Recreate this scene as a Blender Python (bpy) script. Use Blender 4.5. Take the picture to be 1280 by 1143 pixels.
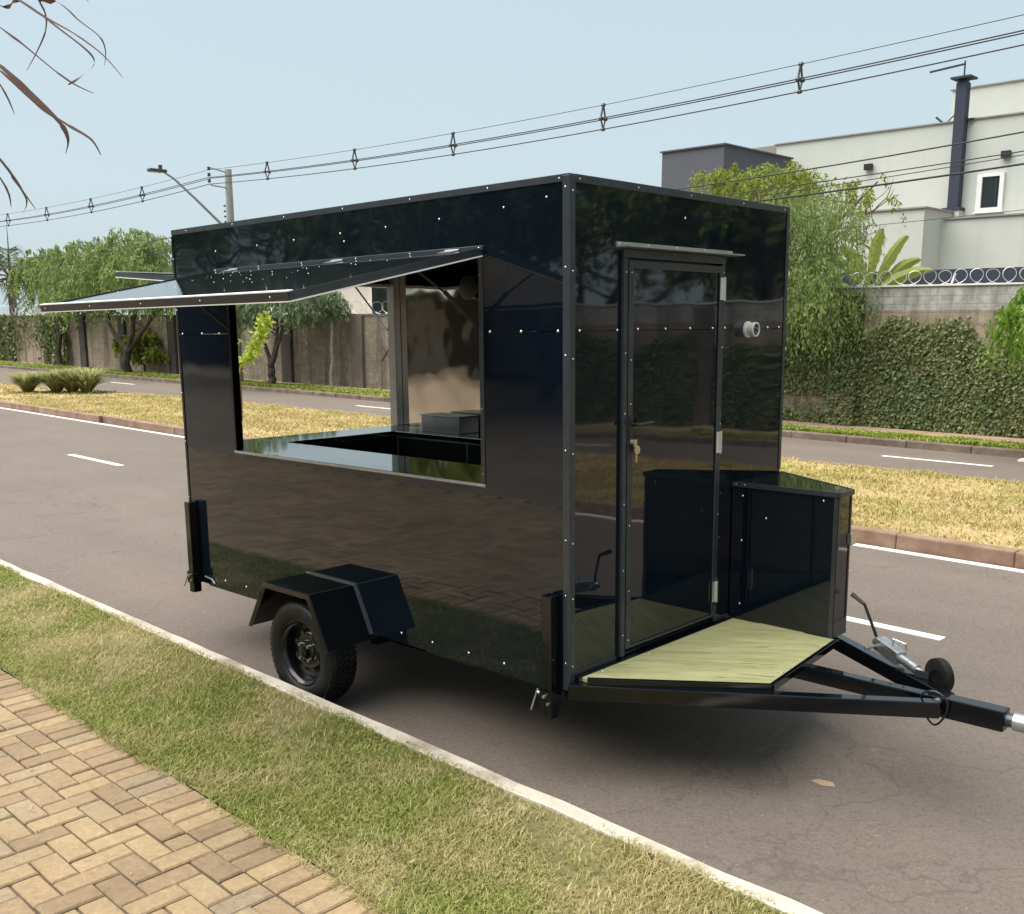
import bpy, bmesh, math, random
import numpy as np
from mathutils import Vector, Matrix
R = math.radians
random.seed(7)
for o in list(bpy.data.objects): bpy.data.objects.remove(o)
SC = bpy.context.scene
COL = SC.collection

# ------------------------------------------------------------------ camera
cd = bpy.data.cameras.new('camera'); cam = bpy.data.objects.new('camera', cd); COL.objects.link(cam)
cam.location = (2.742, -3.179, 2.008)
_p, _y, _r = R(10.89), R(134.221), R(0.094)
fw = Vector((math.cos(_p)*math.cos(_y), math.cos(_p)*math.sin(_y), -math.sin(_p)))
cam.rotation_euler = fw.to_track_quat('-Z', 'Y').to_euler()
cd.sensor_width = 36; cd.lens = 36.0
cd.shift_y = 72.8/1280
cd.clip_start = 0.05; cd.clip_end = 2000
SC.camera = cam

# ------------------------------------------------------------------ world, sun, exposure
SUN_EL, SUN_AZ = R(66), R(232)          # azimuth measured from +X towards +Y
w = bpy.data.worlds.new('World'); SC.world = w; w.use_nodes = True
nt = w.node_tree; nt.nodes.clear()
out = nt.nodes.new('ShaderNodeOutputWorld'); bg = nt.nodes.new('ShaderNodeBackground')
sky = nt.nodes.new('ShaderNodeTexSky'); sky.sky_type = 'NISHITA'; sky.sun_disc = False
sky.sun_elevation = SUN_EL; sky.sun_rotation = R(90) - SUN_AZ
sky.air_density = 1.0; sky.dust_density = 3.0; sky.ozone_density = 1.0
hz = nt.nodes.new('ShaderNodeMix'); hz.data_type = 'RGBA'       # thin veil of high cloud over the blue
hz.inputs[0].default_value = 0.72
hz.inputs[7].default_value = (6.2, 7.5, 8.0, 1)
nt.links.new(sky.outputs[0], hz.inputs[6]); nt.links.new(hz.outputs[2], bg.inputs[0])
bg.inputs[1].default_value = 0.066
nt.links.new(bg.outputs[0], out.inputs[0])
sd = bpy.data.lights.new('sun', 'SUN'); sd.energy = 4.2; sd.angle = R(75); sd.color = (1, .95, .87)
sun = bpy.data.objects.new('sun', sd); COL.objects.link(sun)
sdir = Vector((math.cos(SUN_EL)*math.cos(SUN_AZ), math.cos(SUN_EL)*math.sin(SUN_AZ), math.sin(SUN_EL)))
sun.rotation_euler = (-sdir).to_track_quat('-Z', 'Y').to_euler(); sun.location = (-6, 0, 12)
vs = SC.view_settings
vs.view_transform = 'Standard'; vs.look = 'None'; vs.exposure = 0.85; vs.gamma = 1; vs.use_curve_mapping = False

# ------------------------------------------------------------------ material helpers
MATS = {}
def nodes(name):
    m = bpy.data.materials.new(name); m.use_nodes = True
    n = m.node_tree; b = n.nodes['Principled BSDF']; MATS[name] = m
    return m, n, b
def ramp(n, fac, stops):
    r = n.nodes.new('ShaderNodeValToRGB'); e = r.color_ramp.elements
    while len(e) < len(stops): e.new(0.5)
    for i, (p, c) in enumerate(stops):
        e[i].position = p; e[i].color = (*c, 1) if len(c) == 3 else c
    n.links.new(fac, r.inputs[0]); return r.outputs[0]
def noise(n, vec, scale, detail=4, rough=.55, dist=0.0):
    t = n.nodes.new('ShaderNodeTexNoise'); t.inputs['Scale'].default_value = scale
    t.inputs['Detail'].default_value = detail; t.inputs['Roughness'].default_value = rough
    t.inputs['Distortion'].default_value = dist
    if vec is not None: n.links.new(vec, t.inputs['Vector'])
    return t.outputs[0]
def coords(n, kind='Object', scale=(1, 1, 1)):
    if kind == 'World':
        o = n.nodes.new('ShaderNodeNewGeometry').outputs['Position']
    else: o = n.nodes.new('ShaderNodeTexCoord').outputs[kind]
    if scale != (1, 1, 1):
        mp = n.nodes.new('ShaderNodeMapping'); mp.inputs['Scale'].default_value = scale
        n.links.new(o, mp.inputs[0]); o = mp.outputs[0]
    return o
def mix(n, fac, a, b, mode='MIX'):
    m = n.nodes.new('ShaderNodeMix'); m.data_type = 'RGBA'; m.blend_type = mode
    for v, i in ((fac, 0), (a, 6), (b, 7)):
        if hasattr(v, 'links'): n.links.new(v, m.inputs[i])
        else: m.inputs[i].default_value = v if i == 0 else (*v, 1)
    return m.outputs[2]
def bump(n, b, h, strength, dist=.01):
    k = n.nodes.new('ShaderNodeBump'); k.inputs['Strength'].default_value = strength
    k.inputs['Distance'].default_value = dist
    n.links.new(h, k.inputs['Height']); n.links.new(k.outputs[0], b.inputs['Normal'])
def plain(name, c, rough=.5, metal=0.0, var=.12, scale=6, bmp=0.0, bscale=60, spec=.5, co='Object'):
    m, n, b = nodes(name)
    v = coords(n, co); t = noise(n, v, scale, 5)
    lo = tuple(x*(1-var) for x in c); hi = tuple(min(1, x*(1+var)) for x in c)
    n.links.new(ramp(n, t, [(.3, lo), (.7, hi)]), b.inputs['Base Color'])
    b.inputs['Roughness'].default_value = rough; b.inputs['Metallic'].default_value = metal
    b.inputs['Specular IOR Level'].default_value = spec
    if bmp: bump(n, b, noise(n, v, bscale, 4), bmp, .004)
    return m
def leafmat(name, stops, trans=.35, rough=.5, patch=None, pscale=.6):
    m, n, b = nodes(name)
    g = n.nodes.new('ShaderNodeNewGeometry')
    c = ramp(n, g.outputs['Random Per Island'], stops)
    if patch:
        t = noise(n, g.outputs['Position'], pscale, 4, .6)
        f = ramp(n, t, [(.42, (0, 0, 0)), (.62, (1, 1, 1))])
        c = mix(n, f, c, ramp(n, g.outputs['Random Per Island'], patch))
    n.links.new(c, b.inputs['Base Color']); b.inputs['Roughness'].default_value = rough
    b.inputs['Specular IOR Level'].default_value = .3
    tr = n.nodes.new('ShaderNodeBsdfTranslucent'); n.links.new(c, tr.inputs[0])
    ms = n.nodes.new('ShaderNodeMixShader'); ms.inputs[0].default_value = trans
    n.links.new(b.outputs[0], ms.inputs[1]); n.links.new(tr.outputs[0], ms.inputs[2])
    n.links.new(ms.outputs[0], n.nodes['Material Output'].inputs['Surface'])
    return m

# glossy black cladding, slightly wavy like thin sheet
def gloss(name, c, rough=.03, wav=.25, wscale=1.3, metal=0.0, coat=0.0, dust=True, ior=1.75):
    m, n, b = nodes(name)
    v = coords(n, 'Object')
    b.inputs['Base Color'].default_value = (*c, 1); b.inputs['Metallic'].default_value = metal
    d = noise(n, v, 2.2, 6, .6)
    if dust:
        rr = ramp(n, d, [(.35, (rough,)*3), (.75, (rough*2.2,)*3)]); n.links.new(rr, b.inputs['Roughness'])
    else: b.inputs['Roughness'].default_value = rough
    b.inputs['Coat Weight'].default_value = coat; b.inputs['IOR'].default_value = ior
    bump(n, b, noise(n, v, wscale, 1.5, .4), wav, .02)
    return m
gloss('black_panel', (.003, .006, .011), .022, .17, 1.6, ior=1.58)
gloss('black_paint', (.0022, .003, .0045), .07, .05, 7, ior=1.5)
gloss('awning_panel', (.005, .006, .008), .04, .05, 2.0, ior=3.0)
gloss('counter_black', (.006, .007, .009), .03, .05, 1.2, ior=3.2)
gloss('mirror_liner', (.72, .64, .55), .035, .55, 2.2, metal=1.0)
plain('trim_grey', (.055, .063, .075), .33, .55, .15, 12)
plain('trim_light', (.42, .44, .45), .35, .8, .12, 14)
plain('aluminium', (.62, .63, .63), .28, 1.0, .08, 20)
plain('screw_steel', (.85, .86, .86), .22, .85, .03, 30)
plain('galvanised', (.42, .44, .45), .38, .9, .2, 40)
plain('plastic_black', (.012, .012, .013), .42, 0, .2, 20)
plain('plastic_grey', (.52, .53, .52), .4, 0, .06, 20)
plain('brass_key', (.6, .55, .42), .3, .9, .05, 20)
plain('rubber', (.006, .0062, .0064), .55, 0, .35, 30, .15, 200, spec=.3)
plain('rim_black', (.004, .004, .0045), .22, 0, .2, 20)
plain('interior_dark', (.012, .014, .017), .3, 0, .2, 6)
plain('steel_sheet', (.45, .47, .49), .3, .7, .1, 10)

# deck board: pale yellow-green timber with fine grain
m, n, b = nodes('deck_wood')
def grain(sc):
    o_ = coords(n, 'Object'); a_ = n.nodes.new('ShaderNodeMapping'); a_.inputs['Rotation'].default_value = (0, 0, R(-34)); n.links.new(o_, a_.inputs[0])
    b_ = n.nodes.new('ShaderNodeMapping'); b_.inputs['Scale'].default_value = sc; n.links.new(a_.outputs[0], b_.inputs[0]); return b_.outputs[0]
t = noise(n, grain((7, 85, 10)), 1.0, 5, .7, .3); t2 = noise(n, grain((2.2, 22, 1)), 1.0, 5, .65); t3 = noise(n, grain((5, 40, 1)), 1.3, 2, .5)
c = ramp(n, t, [(.3, (.16, .155, .065)), (.46, (.28, .28, .135)), (.6, (.36, .355, .18)), (.75, (.24, .24, .11))])
c = mix(n, .55, c, ramp(n, t2, [(.3, (.15, .15, .06)), (.5, (.32, .32, .15)), (.72, (.47, .45, .27))]))
c = mix(n, ramp(n, t3, [(.64, (0, 0, 0)), (.70, (.7,)*3)]), c, (.11, .10, .045))
n.links.new(c, b.inputs['Base Color']); b.inputs['Roughness'].default_value = .55
bump(n, b, t, .35, .003)

# asphalt
def asphalt(name, base, tint):
    m, n, b = nodes(name)
    v = coords(n, 'World')
    big = noise(n, v, .55, 5, .6, .4)
    c = ramp(n, big, [(.3, tuple(x*.86 for x in base)), (.55, base), (.75, tint)])
    st = noise(n, coords(n, 'World', (.18, 1.6, 1)), 1.0, 4, .6)          # wear along the lanes
    c = mix(n, .35, c, ramp(n, st, [(.3, tuple(x*.8 for x in base)), (.7, tuple(x*1.18 for x in base))]))
    vo = n.nodes.new('ShaderNodeTexVoronoi'); vo.inputs['Scale'].default_value = 95; n.links.new(v, vo.inputs['Vector'])
    sp = ramp(n, vo.outputs['Color'], [(.12, (.45, .45, .45)), (.5, (1, 1, 1)), (.86, (1.0, 1.0, 1.0)), (.97, (1.9, 1.8, 1.7))])
    c = mix(n, .45, c, sp, 'MULTIPLY')
    fine = noise(n, v, 260, 2, .6)
    c = mix(n, .5, c, ramp(n, fine, [(.3, (.62, .62, .62)), (.7, (1.25, 1.25, 1.25))]), 'MULTIPLY')
    cr = n.nodes.new('ShaderNodeTexVoronoi'); cr.feature = 'DISTANCE_TO_EDGE'; cr.inputs['Scale'].default_value = .32
    wv_ = n.nodes.new('ShaderNodeVectorMath'); wv_.operation = 'ADD'; nz_ = n.nodes.new('ShaderNodeTexNoise'); nz_.inputs['Scale'].default_value = 1.6; nz_.inputs['Detail'].default_value = 6; n.links.new(v, nz_.inputs['Vector'])
    n.links.new(v, wv_.inputs[0]); n.links.new(nz_.outputs['Color'], wv_.inputs[1]); n.links.new(wv_.outputs[0], cr.inputs['Vector'])
    ck = ramp(n, cr.outputs['Distance'], [(0, (.45,)*3), (.004, (0, 0, 0))])
    c = mix(n, ck, c, tuple(x*.45 for x in base))
    spot = noise(n, v, 1.9, 3, .5)
    c = mix(n, ramp(n, spot, [(.70, (0, 0, 0)), (.76, (.55,)*3)]), c, tuple(x*.5 for x in base))
    n.links.new(c, b.inputs['Base Color']); b.inputs['Roughness'].default_value = .86
    b.inputs['Specular IOR Level'].default_value = .35
    h = mix(n, .5, vo.outputs['Distance'], fine); bump(n, b, h, .55, .006)
    return m
asphalt('asphalt', (.155, .126, .106), (.190, .140, .118))
# paint, worn
m, n, b = nodes('road_paint')
v = coords(n, 'World'); t = noise(n, v, 24, 5, .7)
n.links.new(ramp(n, t, [(.27, (.22, .2, .185)), (.42, (.66, .64, .61)), (.7, (.74, .73, .7))]), b.inputs['Base Color'])
b.inputs['Roughness'].default_value = .7; bump(n, b, t, .3, .003)
# concrete kerbs
def concrete(name, c1, c2, c3, sc=7):
    m, n, b = nodes(name)
    v = coords(n, 'World'); t = noise(n, v, sc, 6, .65); f = noise(n, v, 130, 3, .6)
    c = ramp(n, t, [(.28, c1), (.5, c2), (.75, c3)])
    c = mix(n, .5, c, ramp(n, f, [(.3, (.7, .7, .7)), (.7, (1.2, 1.2, 1.2))]), 'MULTIPLY')
    n.links.new(c, b.inputs['Base Color']); b.inputs['Roughness'].default_value = .85
    bump(n, b, f, .5, .004); return m
concrete('kerb_white', (.26, .21, .16), (.48, .43, .36), (.60, .55, .47), 5)
concrete('kerb_brown', (.15, .085, .055), (.23, .145, .10), (.33, .235, .17), 3)
concrete('kerb_dark', (.09, .06, .045), (.15, .11, .085), (.24, .19, .15), 4)
concrete('soil', (.10, .065, .035), (.16, .115, .06), (.23, .17, .10), 9)
concrete('dirt_path', (.27, .17, .11), (.36, .245, .17), (.45, .33, .24), 4)
concrete('sand_joint', (.05, .038, .026), (.085, .066, .046), (.16, .125, .085), 14)
concrete('dry_soil', (.27, .19, .085), (.36, .265, .12), (.43, .33, .165), 4)
concrete('green_soil', (.10, .09, .035), (.15, .13, .05), (.24, .20, .09), 3)
concrete('lot_paving', (.14, .105, .075), (.175, .135, .098), (.21, .165, .12), 1)
# pavers: one colour each, worn faces
def pavermat(name, many):
    m, n, b = nodes(name)
    rnd = n.nodes.new('ShaderNodeNewGeometry').outputs['Random Per Island'] if many else n.nodes.new('ShaderNodeObjectInfo').outputs['Random']
    c = ramp(n, rnd, [(0, (.215, .150, .092)), (.25, (.262, .186, .110)), (.5, (.290, .208, .120)), (.75, (.325, .240, .136)), (1, (.240, .186, .128))])
    v = coords(n, 'World'); t = noise(n, v, 34, 8, .78, .6); f = noise(n, v, 300, 3, .6)
    c = mix(n, 1, c, ramp(n, t, [(.28, (.62, .58, .54)), (.45, (.95, .93, .9)), (.56, (1.05, 1.04, 1.0)), (.7, (1.42, 1.38, 1.25))]), 'MULTIPLY')
    d_ = noise(n, v, 1.7, 5, .65)
    c = mix(n, .7, c, ramp(n, d_, [(.35, (.72, .70, .68)), (.6, (1.08, 1.08, 1.06))]), 'MULTIPLY')
    c = mix(n, .6, c, ramp(n, f, [(.3, (.7, .7, .7)), (.7, (1.2, 1.2, 1.2))]), 'MULTIPLY')
    n.links.new(c, b.inputs['Base Color']); b.inputs['Roughness'].default_value = .82
    bump(n, b, mix(n, .5, t, f), .5, .005)
pavermat('paver', False); pavermat('paver_many', True)
# walls
def blockwall(name, c1, c2, c3, sx, sz, mort, stain):
    m, n, b = nodes(name)
    g = coords(n, 'World'); s = n.nodes.new('ShaderNodeSeparateXYZ'); n.links.new(g, s.inputs[0])
    cb = n.nodes.new('ShaderNodeCombineXYZ'); n.links.new(s.outputs[0], cb.inputs[0]); n.links.new(s.outputs[2], cb.inputs[1])
    br = n.nodes.new('ShaderNodeTexBrick'); n.links.new(cb.outputs[0], br.inputs['Vector'])
    br.inputs['Scale'].default_value = 1; br.inputs['Brick Width'].default_value = sx; br.inputs['Row Height'].default_value = sz
    br.inputs['Mortar Size'].default_value = .011; br.inputs['Mortar Smooth'].default_value = .4
    br.inputs['Color1'].default_value = (*c1, 1); br.inputs['Color2'].default_value = (*c2, 1); br.inputs['Mortar'].default_value = (*mort, 1)
    t = noise(n, g, 3.4, 7, .75)
    c = mix(n, .6, br.outputs['Color'], ramp(n, t, [(.28, c1), (.5, c2), (.75, c3)]))
    st = noise(n, coords(n, 'World', (2.6, 1, .22)), 1.0, 5, .65)          # rain streaks
    c = mix(n, ramp(n, st, [(.48, (0, 0, 0)), (.66, (.75,)*3)]), c, stain)
    bl = noise(n, g, 9, 5, .7)
    c = mix(n, .7, c, ramp(n, bl, [(.28, (.55, .55, .55)), (.5, (1, 1, 1)), (.75, (1.3, 1.28, 1.2))]), 'MULTIPLY')
    n.links.new(c, b.inputs['Base Color']); b.inputs['Roughness'].default_value = .9
    bump(n, b, mix(n, .35, br.outputs['Color'], bl), .7, .02); return m
blockwall('wall_tan', (.19, .153, .112), (.33, .268, .20), (.49, .415, .32), .42, .21, (.12, .10, .08), (.085, .07, .055))
blockwall('wall_white', (.26, .255, .24), (.42, .415, .395), (.56, .555, .53), .42, .14, (.16, .15, .135), (.13, .11, .09))
blockwall('wall_grey', (.125, .106, .08), (.225, .188, .143), (.38, .32, .245), .42, .21, (.07, .06, .05), (.05, .045, .04))
concrete('pilaster_dark', (.035, .03, .028), (.055, .048, .045), (.085, .075, .07), 2)
concrete('pilaster_mid', (.08, .07, .058), (.12, .10, .085), (.17, .145, .12), 2)
def stucco(name, c, stain=.75, var=.06):
    m, n, b = nodes(name)
    v = coords(n, 'World'); t = noise(n, v, .8, 5, .6)
    cc = ramp(n, t, [(.3, tuple(x*(1-var) for x in c)), (.7, c)])
    st = noise(n, coords(n, 'World', (3, 3, .15)), 1.0, 4, .6)
    cc = mix(n, ramp(n, st, [(.55, (0, 0, 0)), (.75, (.5,)*3)]), cc, tuple(x*stain for x in c))
    n.links.new(cc, b.inputs['Base Color']); b.inputs['Roughness'].default_value = .8
    bump(n, b, noise(n, v, 60, 3), .15, .004); return m
stucco('house_white', (.52, .545, .50), .82, .10)
stucco('house_white_rough', (.62, .58, .52), .62, .2)
stucco('house_grey', (.085, .09, .108), .85)
stucco('house_stone', (.33, .30, .27), .6, .3)
stucco('chimney_blue', (.030, .038, .062), .8)
stucco('shed_dark', (.05, .045, .04), .8)
plain('glass_dark', (.012, .018, .02), .06, 0, .2, 3)
plain('bark', (.055, .042, .032), .9, 0, .45, 14, .8, 40, co='World')
plain('bark_pale', (.30, .27, .22), .9, 0, .3, 14, .5, 40, co='World')
plain('twig', (.12, .09, .05), .85, 0, .3, 14)
plain('palm_trunk', (.16, .13, .10), .9, 0, .3, 10, .8, 20)
plain('cable_black', (.02, .022, .025), .6, 0, .1, 5)
plain('pole_concrete', (.30, .31, .29), .85, 0, .12, 3, .2, 50)
plain('insulator', (.05, .055, .06), .4, 0, .2, 8)
plain('wire_galv', (.55, .56, .55), .45, .35, .1, 5)
plain('white_metal', (.72, .72, .70), .5, 0, .08, 5)
plain('litter_white', (.7, .68, .64), .7, 0, .1, 20)
leafmat('leaf_pepper', [(0, (.12, .175, .06)), (.4, (.20, .275, .09)), (.75, (.27, .35, .11)), (1, (.38, .44, .18))], .5)
leafmat('leaf_pepper_grey', [(0, (.12, .18, .10)), (.5, (.20, .28, .15)), (1, (.34, .41, .24))], .5)
leafmat('leaf_yellow', [(0, (.13, .17, .025)), (.5, (.23, .28, .04)), (1, (.34, .38, .08))], .42)
leafmat('leaf_bright', [(0, (.09, .17, .022)), (.5, (.16, .28, .035)), (1, (.27, .40, .07))], .42)
leafmat('leaf_palm', [(0, (.04, .07, .025)), (.6, (.08, .12, .05)), (1, (.16, .20, .09))], .25)
leafmat('leaf_banana', [(0, (.17, .23, .05)), (.6, (.28, .32, .075)), (1, (.40, .38, .10))], .35)
leafmat('leaf_dead', [(0, (.055, .024, .016)), (.6, (.105, .05, .03)), (1, (.19, .10, .05))], .25)
leafmat('leaf_ivy', [(0, (.05, .09, .03)), (.45, (.115, .16, .055)), (.8, (.18, .22, .085)), (1, (.28, .29, .15))], .3, .45,
        [(0, (.12, .14, .045)), (.6, (.21, .225, .085)), (1, (.31, .29, .15))], .55)
leafmat('grass_verge', [(0, (.145, .20, .03)), (.4, (.225, .275, .05)), (.75, (.37, .38, .11)), (1, (.60, .53, .26))], .4, .6,
        [(0, (.32, .28, .10)), (.5, (.46, .40, .19)), (1, (.66, .56, .33))], 1.5)
leafmat('grass_dry', [(0, (.30, .225, .085)), (.5, (.44, .345, .145)), (1, (.60, .50, .25))], .3, .65,
        [(0, (.20, .22, .035)), (.5, (.35, .325, .085)), (1, (.52, .45, .18))], .42)
leafmat('grass_far', [(0, (.13, .21, .02)), (.5, (.23, .30, .04)), (1, (.40, .40, .10))], .3, .65)
leafmat('grass_tuft', [(0, (.20, .23, .08)), (.5, (.36, .38, .16)), (1, (.58, .56, .30))], .45, .6)
leafmat('leaf_lime', [(0, (.28, .38, .04)), (.5, (.42, .52, .07)), (1, (.56, .62, .14))], .45)
leafmat('leaf_dry', [(0, (.30, .24, .13)), (1, (.42, .35, .2))], .2)
M = MATS

# ------------------------------------------------------------------ mesh helpers
class MB:
    def __init__(s): s.v = []; s.f = []
    def add(s, vs, fs):
        k = len(s.v); s.v += [tuple(p) for p in vs]; s.f += [tuple(i+k for i in f) for f in fs]; return s
    def box(s, x0, x1, y0, y1, z0, z1):
        return s.add([(x0,y0,z0),(x1,y0,z0),(x1,y1,z0),(x0,y1,z0),(x0,y0,z1),(x1,y0,z1),(x1,y1,z1),(x0,y1,z1)],
                     [(0,3,2,1),(4,5,6,7),(0,1,5,4),(1,2,6,5),(2,3,7,6),(3,0,4,7)])
    def prism(s, poly, z0, z1, axis='z'):
        n = len(poly)
        def P(a, b, h): return {'z': (a, b, h), 'y': (a, h, b), 'x': (h, a, b)}[axis]
        vs = [P(a, b, z0) for a, b in poly] + [P(a, b, z1) for a, b in poly]
        return s.add(vs, [tuple(range(n-1, -1, -1)), tuple(range(n, 2*n))] + [(i, (i+1) % n, n+(i+1) % n, n+i) for i in range(n)])
    def bar(s, a, b, w, h, up=(0, 0, 1)):
        a, b = Vector(a), Vector(b); d = (b-a).normalized(); sd_ = d.cross(Vector(up)).normalized(); u = sd_.cross(d)
        vs = []
        for p in (a, b):
            for i, j in ((-1,-1),(1,-1),(1,1),(-1,1)): vs.append(p + sd_*(i*w/2) + u*(j*h/2))
        return s.add(vs, [(0,1,2,3),(7,6,5,4),(0,4,5,1),(1,5,6,2),(2,6,7,3),(3,7,4,0)])
    def tube(s, pts, rad, n=8, cap=True):
        pts = [Vector(p) for p in pts]
        if not hasattr(rad, '__len__'): rad = [rad]*len(pts)
        base = len(s.v); prev = None
        for i, p in enumerate(pts):
            d = (pts[min(i+1, len(pts)-1)] - pts[max(i-1, 0)])
            d = d.normalized() if d.length > 1e-9 else Vector((0, 0, 1))
            ref = prev if prev is not None else (Vector((0, 0, 1)) if abs(d.z) < .9 else Vector((1, 0, 0)))
            a = (ref - d*ref.dot(d)).normalized(); bb = d.cross(a); prev = a
            for k in range(n):
                t = 2*math.pi*k/n; s.v.append(tuple(p + (a*math.cos(t) + bb*math.sin(t))*rad[i]))
        for i in range(len(pts)-1):
            for k in range(n):
                q = base+i*n; s.f.append((q+k, q+(k+1) % n, q+n+(k+1) % n, q+n+k))
        if cap:
            s.f.append(tuple(base+k for k in range(n-1, -1, -1))); q = base+(len(pts)-1)*n
            s.f.append(tuple(q+k for k in range(n)))
        return s
    def lathe(s, prof, c=(0, 0, 0), axis='y', n=32, close=False, cap0=True):
        base = len(s.v)
        for (h, r) in prof:
            for k in range(n):
                t = 2*math.pi*k/n; a, b2 = r*math.cos(t), r*math.sin(t)
                q = {'y': (a, h, b2), 'x': (h, a, b2), 'z': (a, b2, h)}[axis]
                s.v.append((c[0]+q[0], c[1]+q[1], c[2]+q[2]))
        m_ = len(prof)
        for i in range(m_-1 if not close else m_):
            for k in range(n):
                q, q2 = base+i*n, base+((i+1) % m_)*n
                s.f.append((q+k, q+(k+1) % n, q2+(k+1) % n, q2+k))
        if not close:
            if cap0: s.f.append(tuple(base+k for k in range(n)))
            s.f.append(tuple(base+(m_-1)*n+k for k in range(n-1, -1, -1)))
        return s
    def mesh(s, name, mat, smooth=False):
        me = bpy.data.meshes.new(name); me.from_pydata(s.v, [], s.f)
        bm = bmesh.new(); bm.from_mesh(me); bmesh.ops.recalc_face_normals(bm, faces=bm.faces); bm.to_mesh(me); bm.free()
        me.materials.append(mat)
        if smooth:
            me.polygons.foreach_set('use_smooth', [True]*len(me.polygons))
        me.update(); return me
    def build(s, name, mat, parent=None, smooth=False, bevel=0.0):
        o = bpy.data.objects.new(name, s.mesh(name, M[mat] if isinstance(mat, str) else mat, smooth)); COL.objects.link(o)
        if parent is not None: o.parent = parent
        if smooth: 
            e = o.modifiers.new('edges', 'EDGE_SPLIT'); e.split_angle = R(38)
        if bevel:
            b_ = o.modifiers.new('bevel', 'BEVEL'); b_.width = bevel; b_.segments = 2; b_.limit_method = 'ANGLE'; b_.angle_limit = R(40)
        return o
def quads(name, V, mat, parent=None, nv=4):
    """V: (n, nv, 3) array of separate faces -> one mesh"""
    V = np.asarray(V, np.float32); nf = len(V)
    me = bpy.data.meshes.new(name); me.vertices.add(nf*nv); me.vertices.foreach_set('co', V.reshape(-1))
    me.loops.add(nf*nv); me.loops.foreach_set('vertex_index', np.arange(nf*nv, dtype=np.int32))
    me.polygons.add(nf); me.polygons.foreach_set('loop_start', np.arange(0, nf*nv, nv, dtype=np.int32))
    me.polygons.foreach_set('loop_total', np.full(nf, nv, np.int32))
    me.materials.append(M[mat]); me.update(calc_edges=True)
    o = bpy.data.objects.new(name, me); COL.objects.link(o)
    if parent is not None: o.parent = parent
    return o
def strips(name, V, mat, parent=None):
    """V: (n, k, 2, 3) ribbons of k cross-sections -> one mesh with shared vertices per ribbon"""
    V = np.asarray(V, np.float32); n_, k = V.shape[:2]
    me = bpy.data.meshes.new(name); me.vertices.add(n_*k*2); me.vertices.foreach_set('co', V.reshape(-1))
    b0 = (np.arange(n_)*k*2)[:, None] + (np.arange(k-1)*2)[None, :]
    idx = np.stack([b0, b0+1, b0+3, b0+2], -1).reshape(-1).astype(np.int32); nf = n_*(k-1)
    me.loops.add(nf*4); me.loops.foreach_set('vertex_index', idx)
    me.polygons.add(nf); me.polygons.foreach_set('loop_start', np.arange(0, nf*4, 4, dtype=np.int32))
    me.polygons.foreach_set('loop_total', np.full(nf, 4, np.int32)); me.polygons.foreach_set('use_smooth', np.ones(nf, bool))
    me.materials.append(M[mat]); me.update(calc_edges=True)
    o = bpy.data.objects.new(name, me); COL.objects.link(o)
    if parent is not None: o.parent = parent
    return o
def tag(o, label, cat=None, group=None, kind=None):
    o['label'] = label
    if cat: o['category'] = cat
    if group: o['group'] = group
    if kind: o['kind'] = kind
    return o
def empty(name, loc=(0, 0, 0), rot=(0, 0, 0)):
    o = bpy.data.objects.new(name, None); COL.objects.link(o); o.location = loc; o.rotation_euler = rot
    o.empty_display_size = .2; return o
def inst(src, parent, loc, rot=(0, 0, 0), name=None):
    o = src if src.get('_first') is None and src.parent is None and False else bpy.data.objects.new(name or src.name.split('.')[0], src.data)
    COL.objects.link(o); o.parent = parent; o.location = loc; o.rotation_euler = rot; return o
def dup(root):
    r = root.copy(); COL.objects.link(r)
    for ch in list(root.children):
        c_ = ch.copy(); COL.objects.link(c_); c_.parent = r
        for g_ in list(ch.children):
            d_ = g_.copy(); COL.objects.link(d_); d_.parent = c_
    return r
rng = np.random.default_rng(11)

# ------------------------------------------------------------------ setting
KH = .12                    # near verge and pavement level
XL, XR = -140, 60
rd = MB().box(XL, XR, -.32, 12.66, -.4, 0).build('road', 'asphalt'); tag(rd, 'grey brown asphalt road on both sides of the dry median', 'road', kind='structure')
gd = MB().box(-600, 600, -600, 600, -.6, -.41).build('ground', 'soil'); tag(gd, 'bare earth all around the road and behind the wall', 'ground', kind='structure')
bl = MB().box(XL, XR, 12.9, 400, -.4, .085).build('far_ground', 'dirt_path'); tag(bl, 'earth footpath running along the foot of the long wall', 'path', kind='structure')
# painted lines (children of the road)
for i, (x0, x1, y0, y1) in enumerate([(-12.65, -10.95, 3.08, 3.175), (-1.3, .345, 3.17, 3.265), (-24.2, -22.3, 3.0, 3.09), (-36, -34, 2.9, 3.0), (12, 13.7, 3.3, 3.4),
                                      (-3.85, -2.27, 11.44, 11.53), (-16.6, -15, 11.44, 11.53), (-29.4, -27.8, 11.44, 11.53), (8.5, 10, 11.44, 11.53)]):
    MB().box(x0, x1, y0, y1, -.05, .004).build('lane_dash', 'road_paint', rd)
el = MB().box(XL, XR, 5.405, 5.50, -.05, .0042).build('edge_line', 'road_paint', rd)
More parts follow.
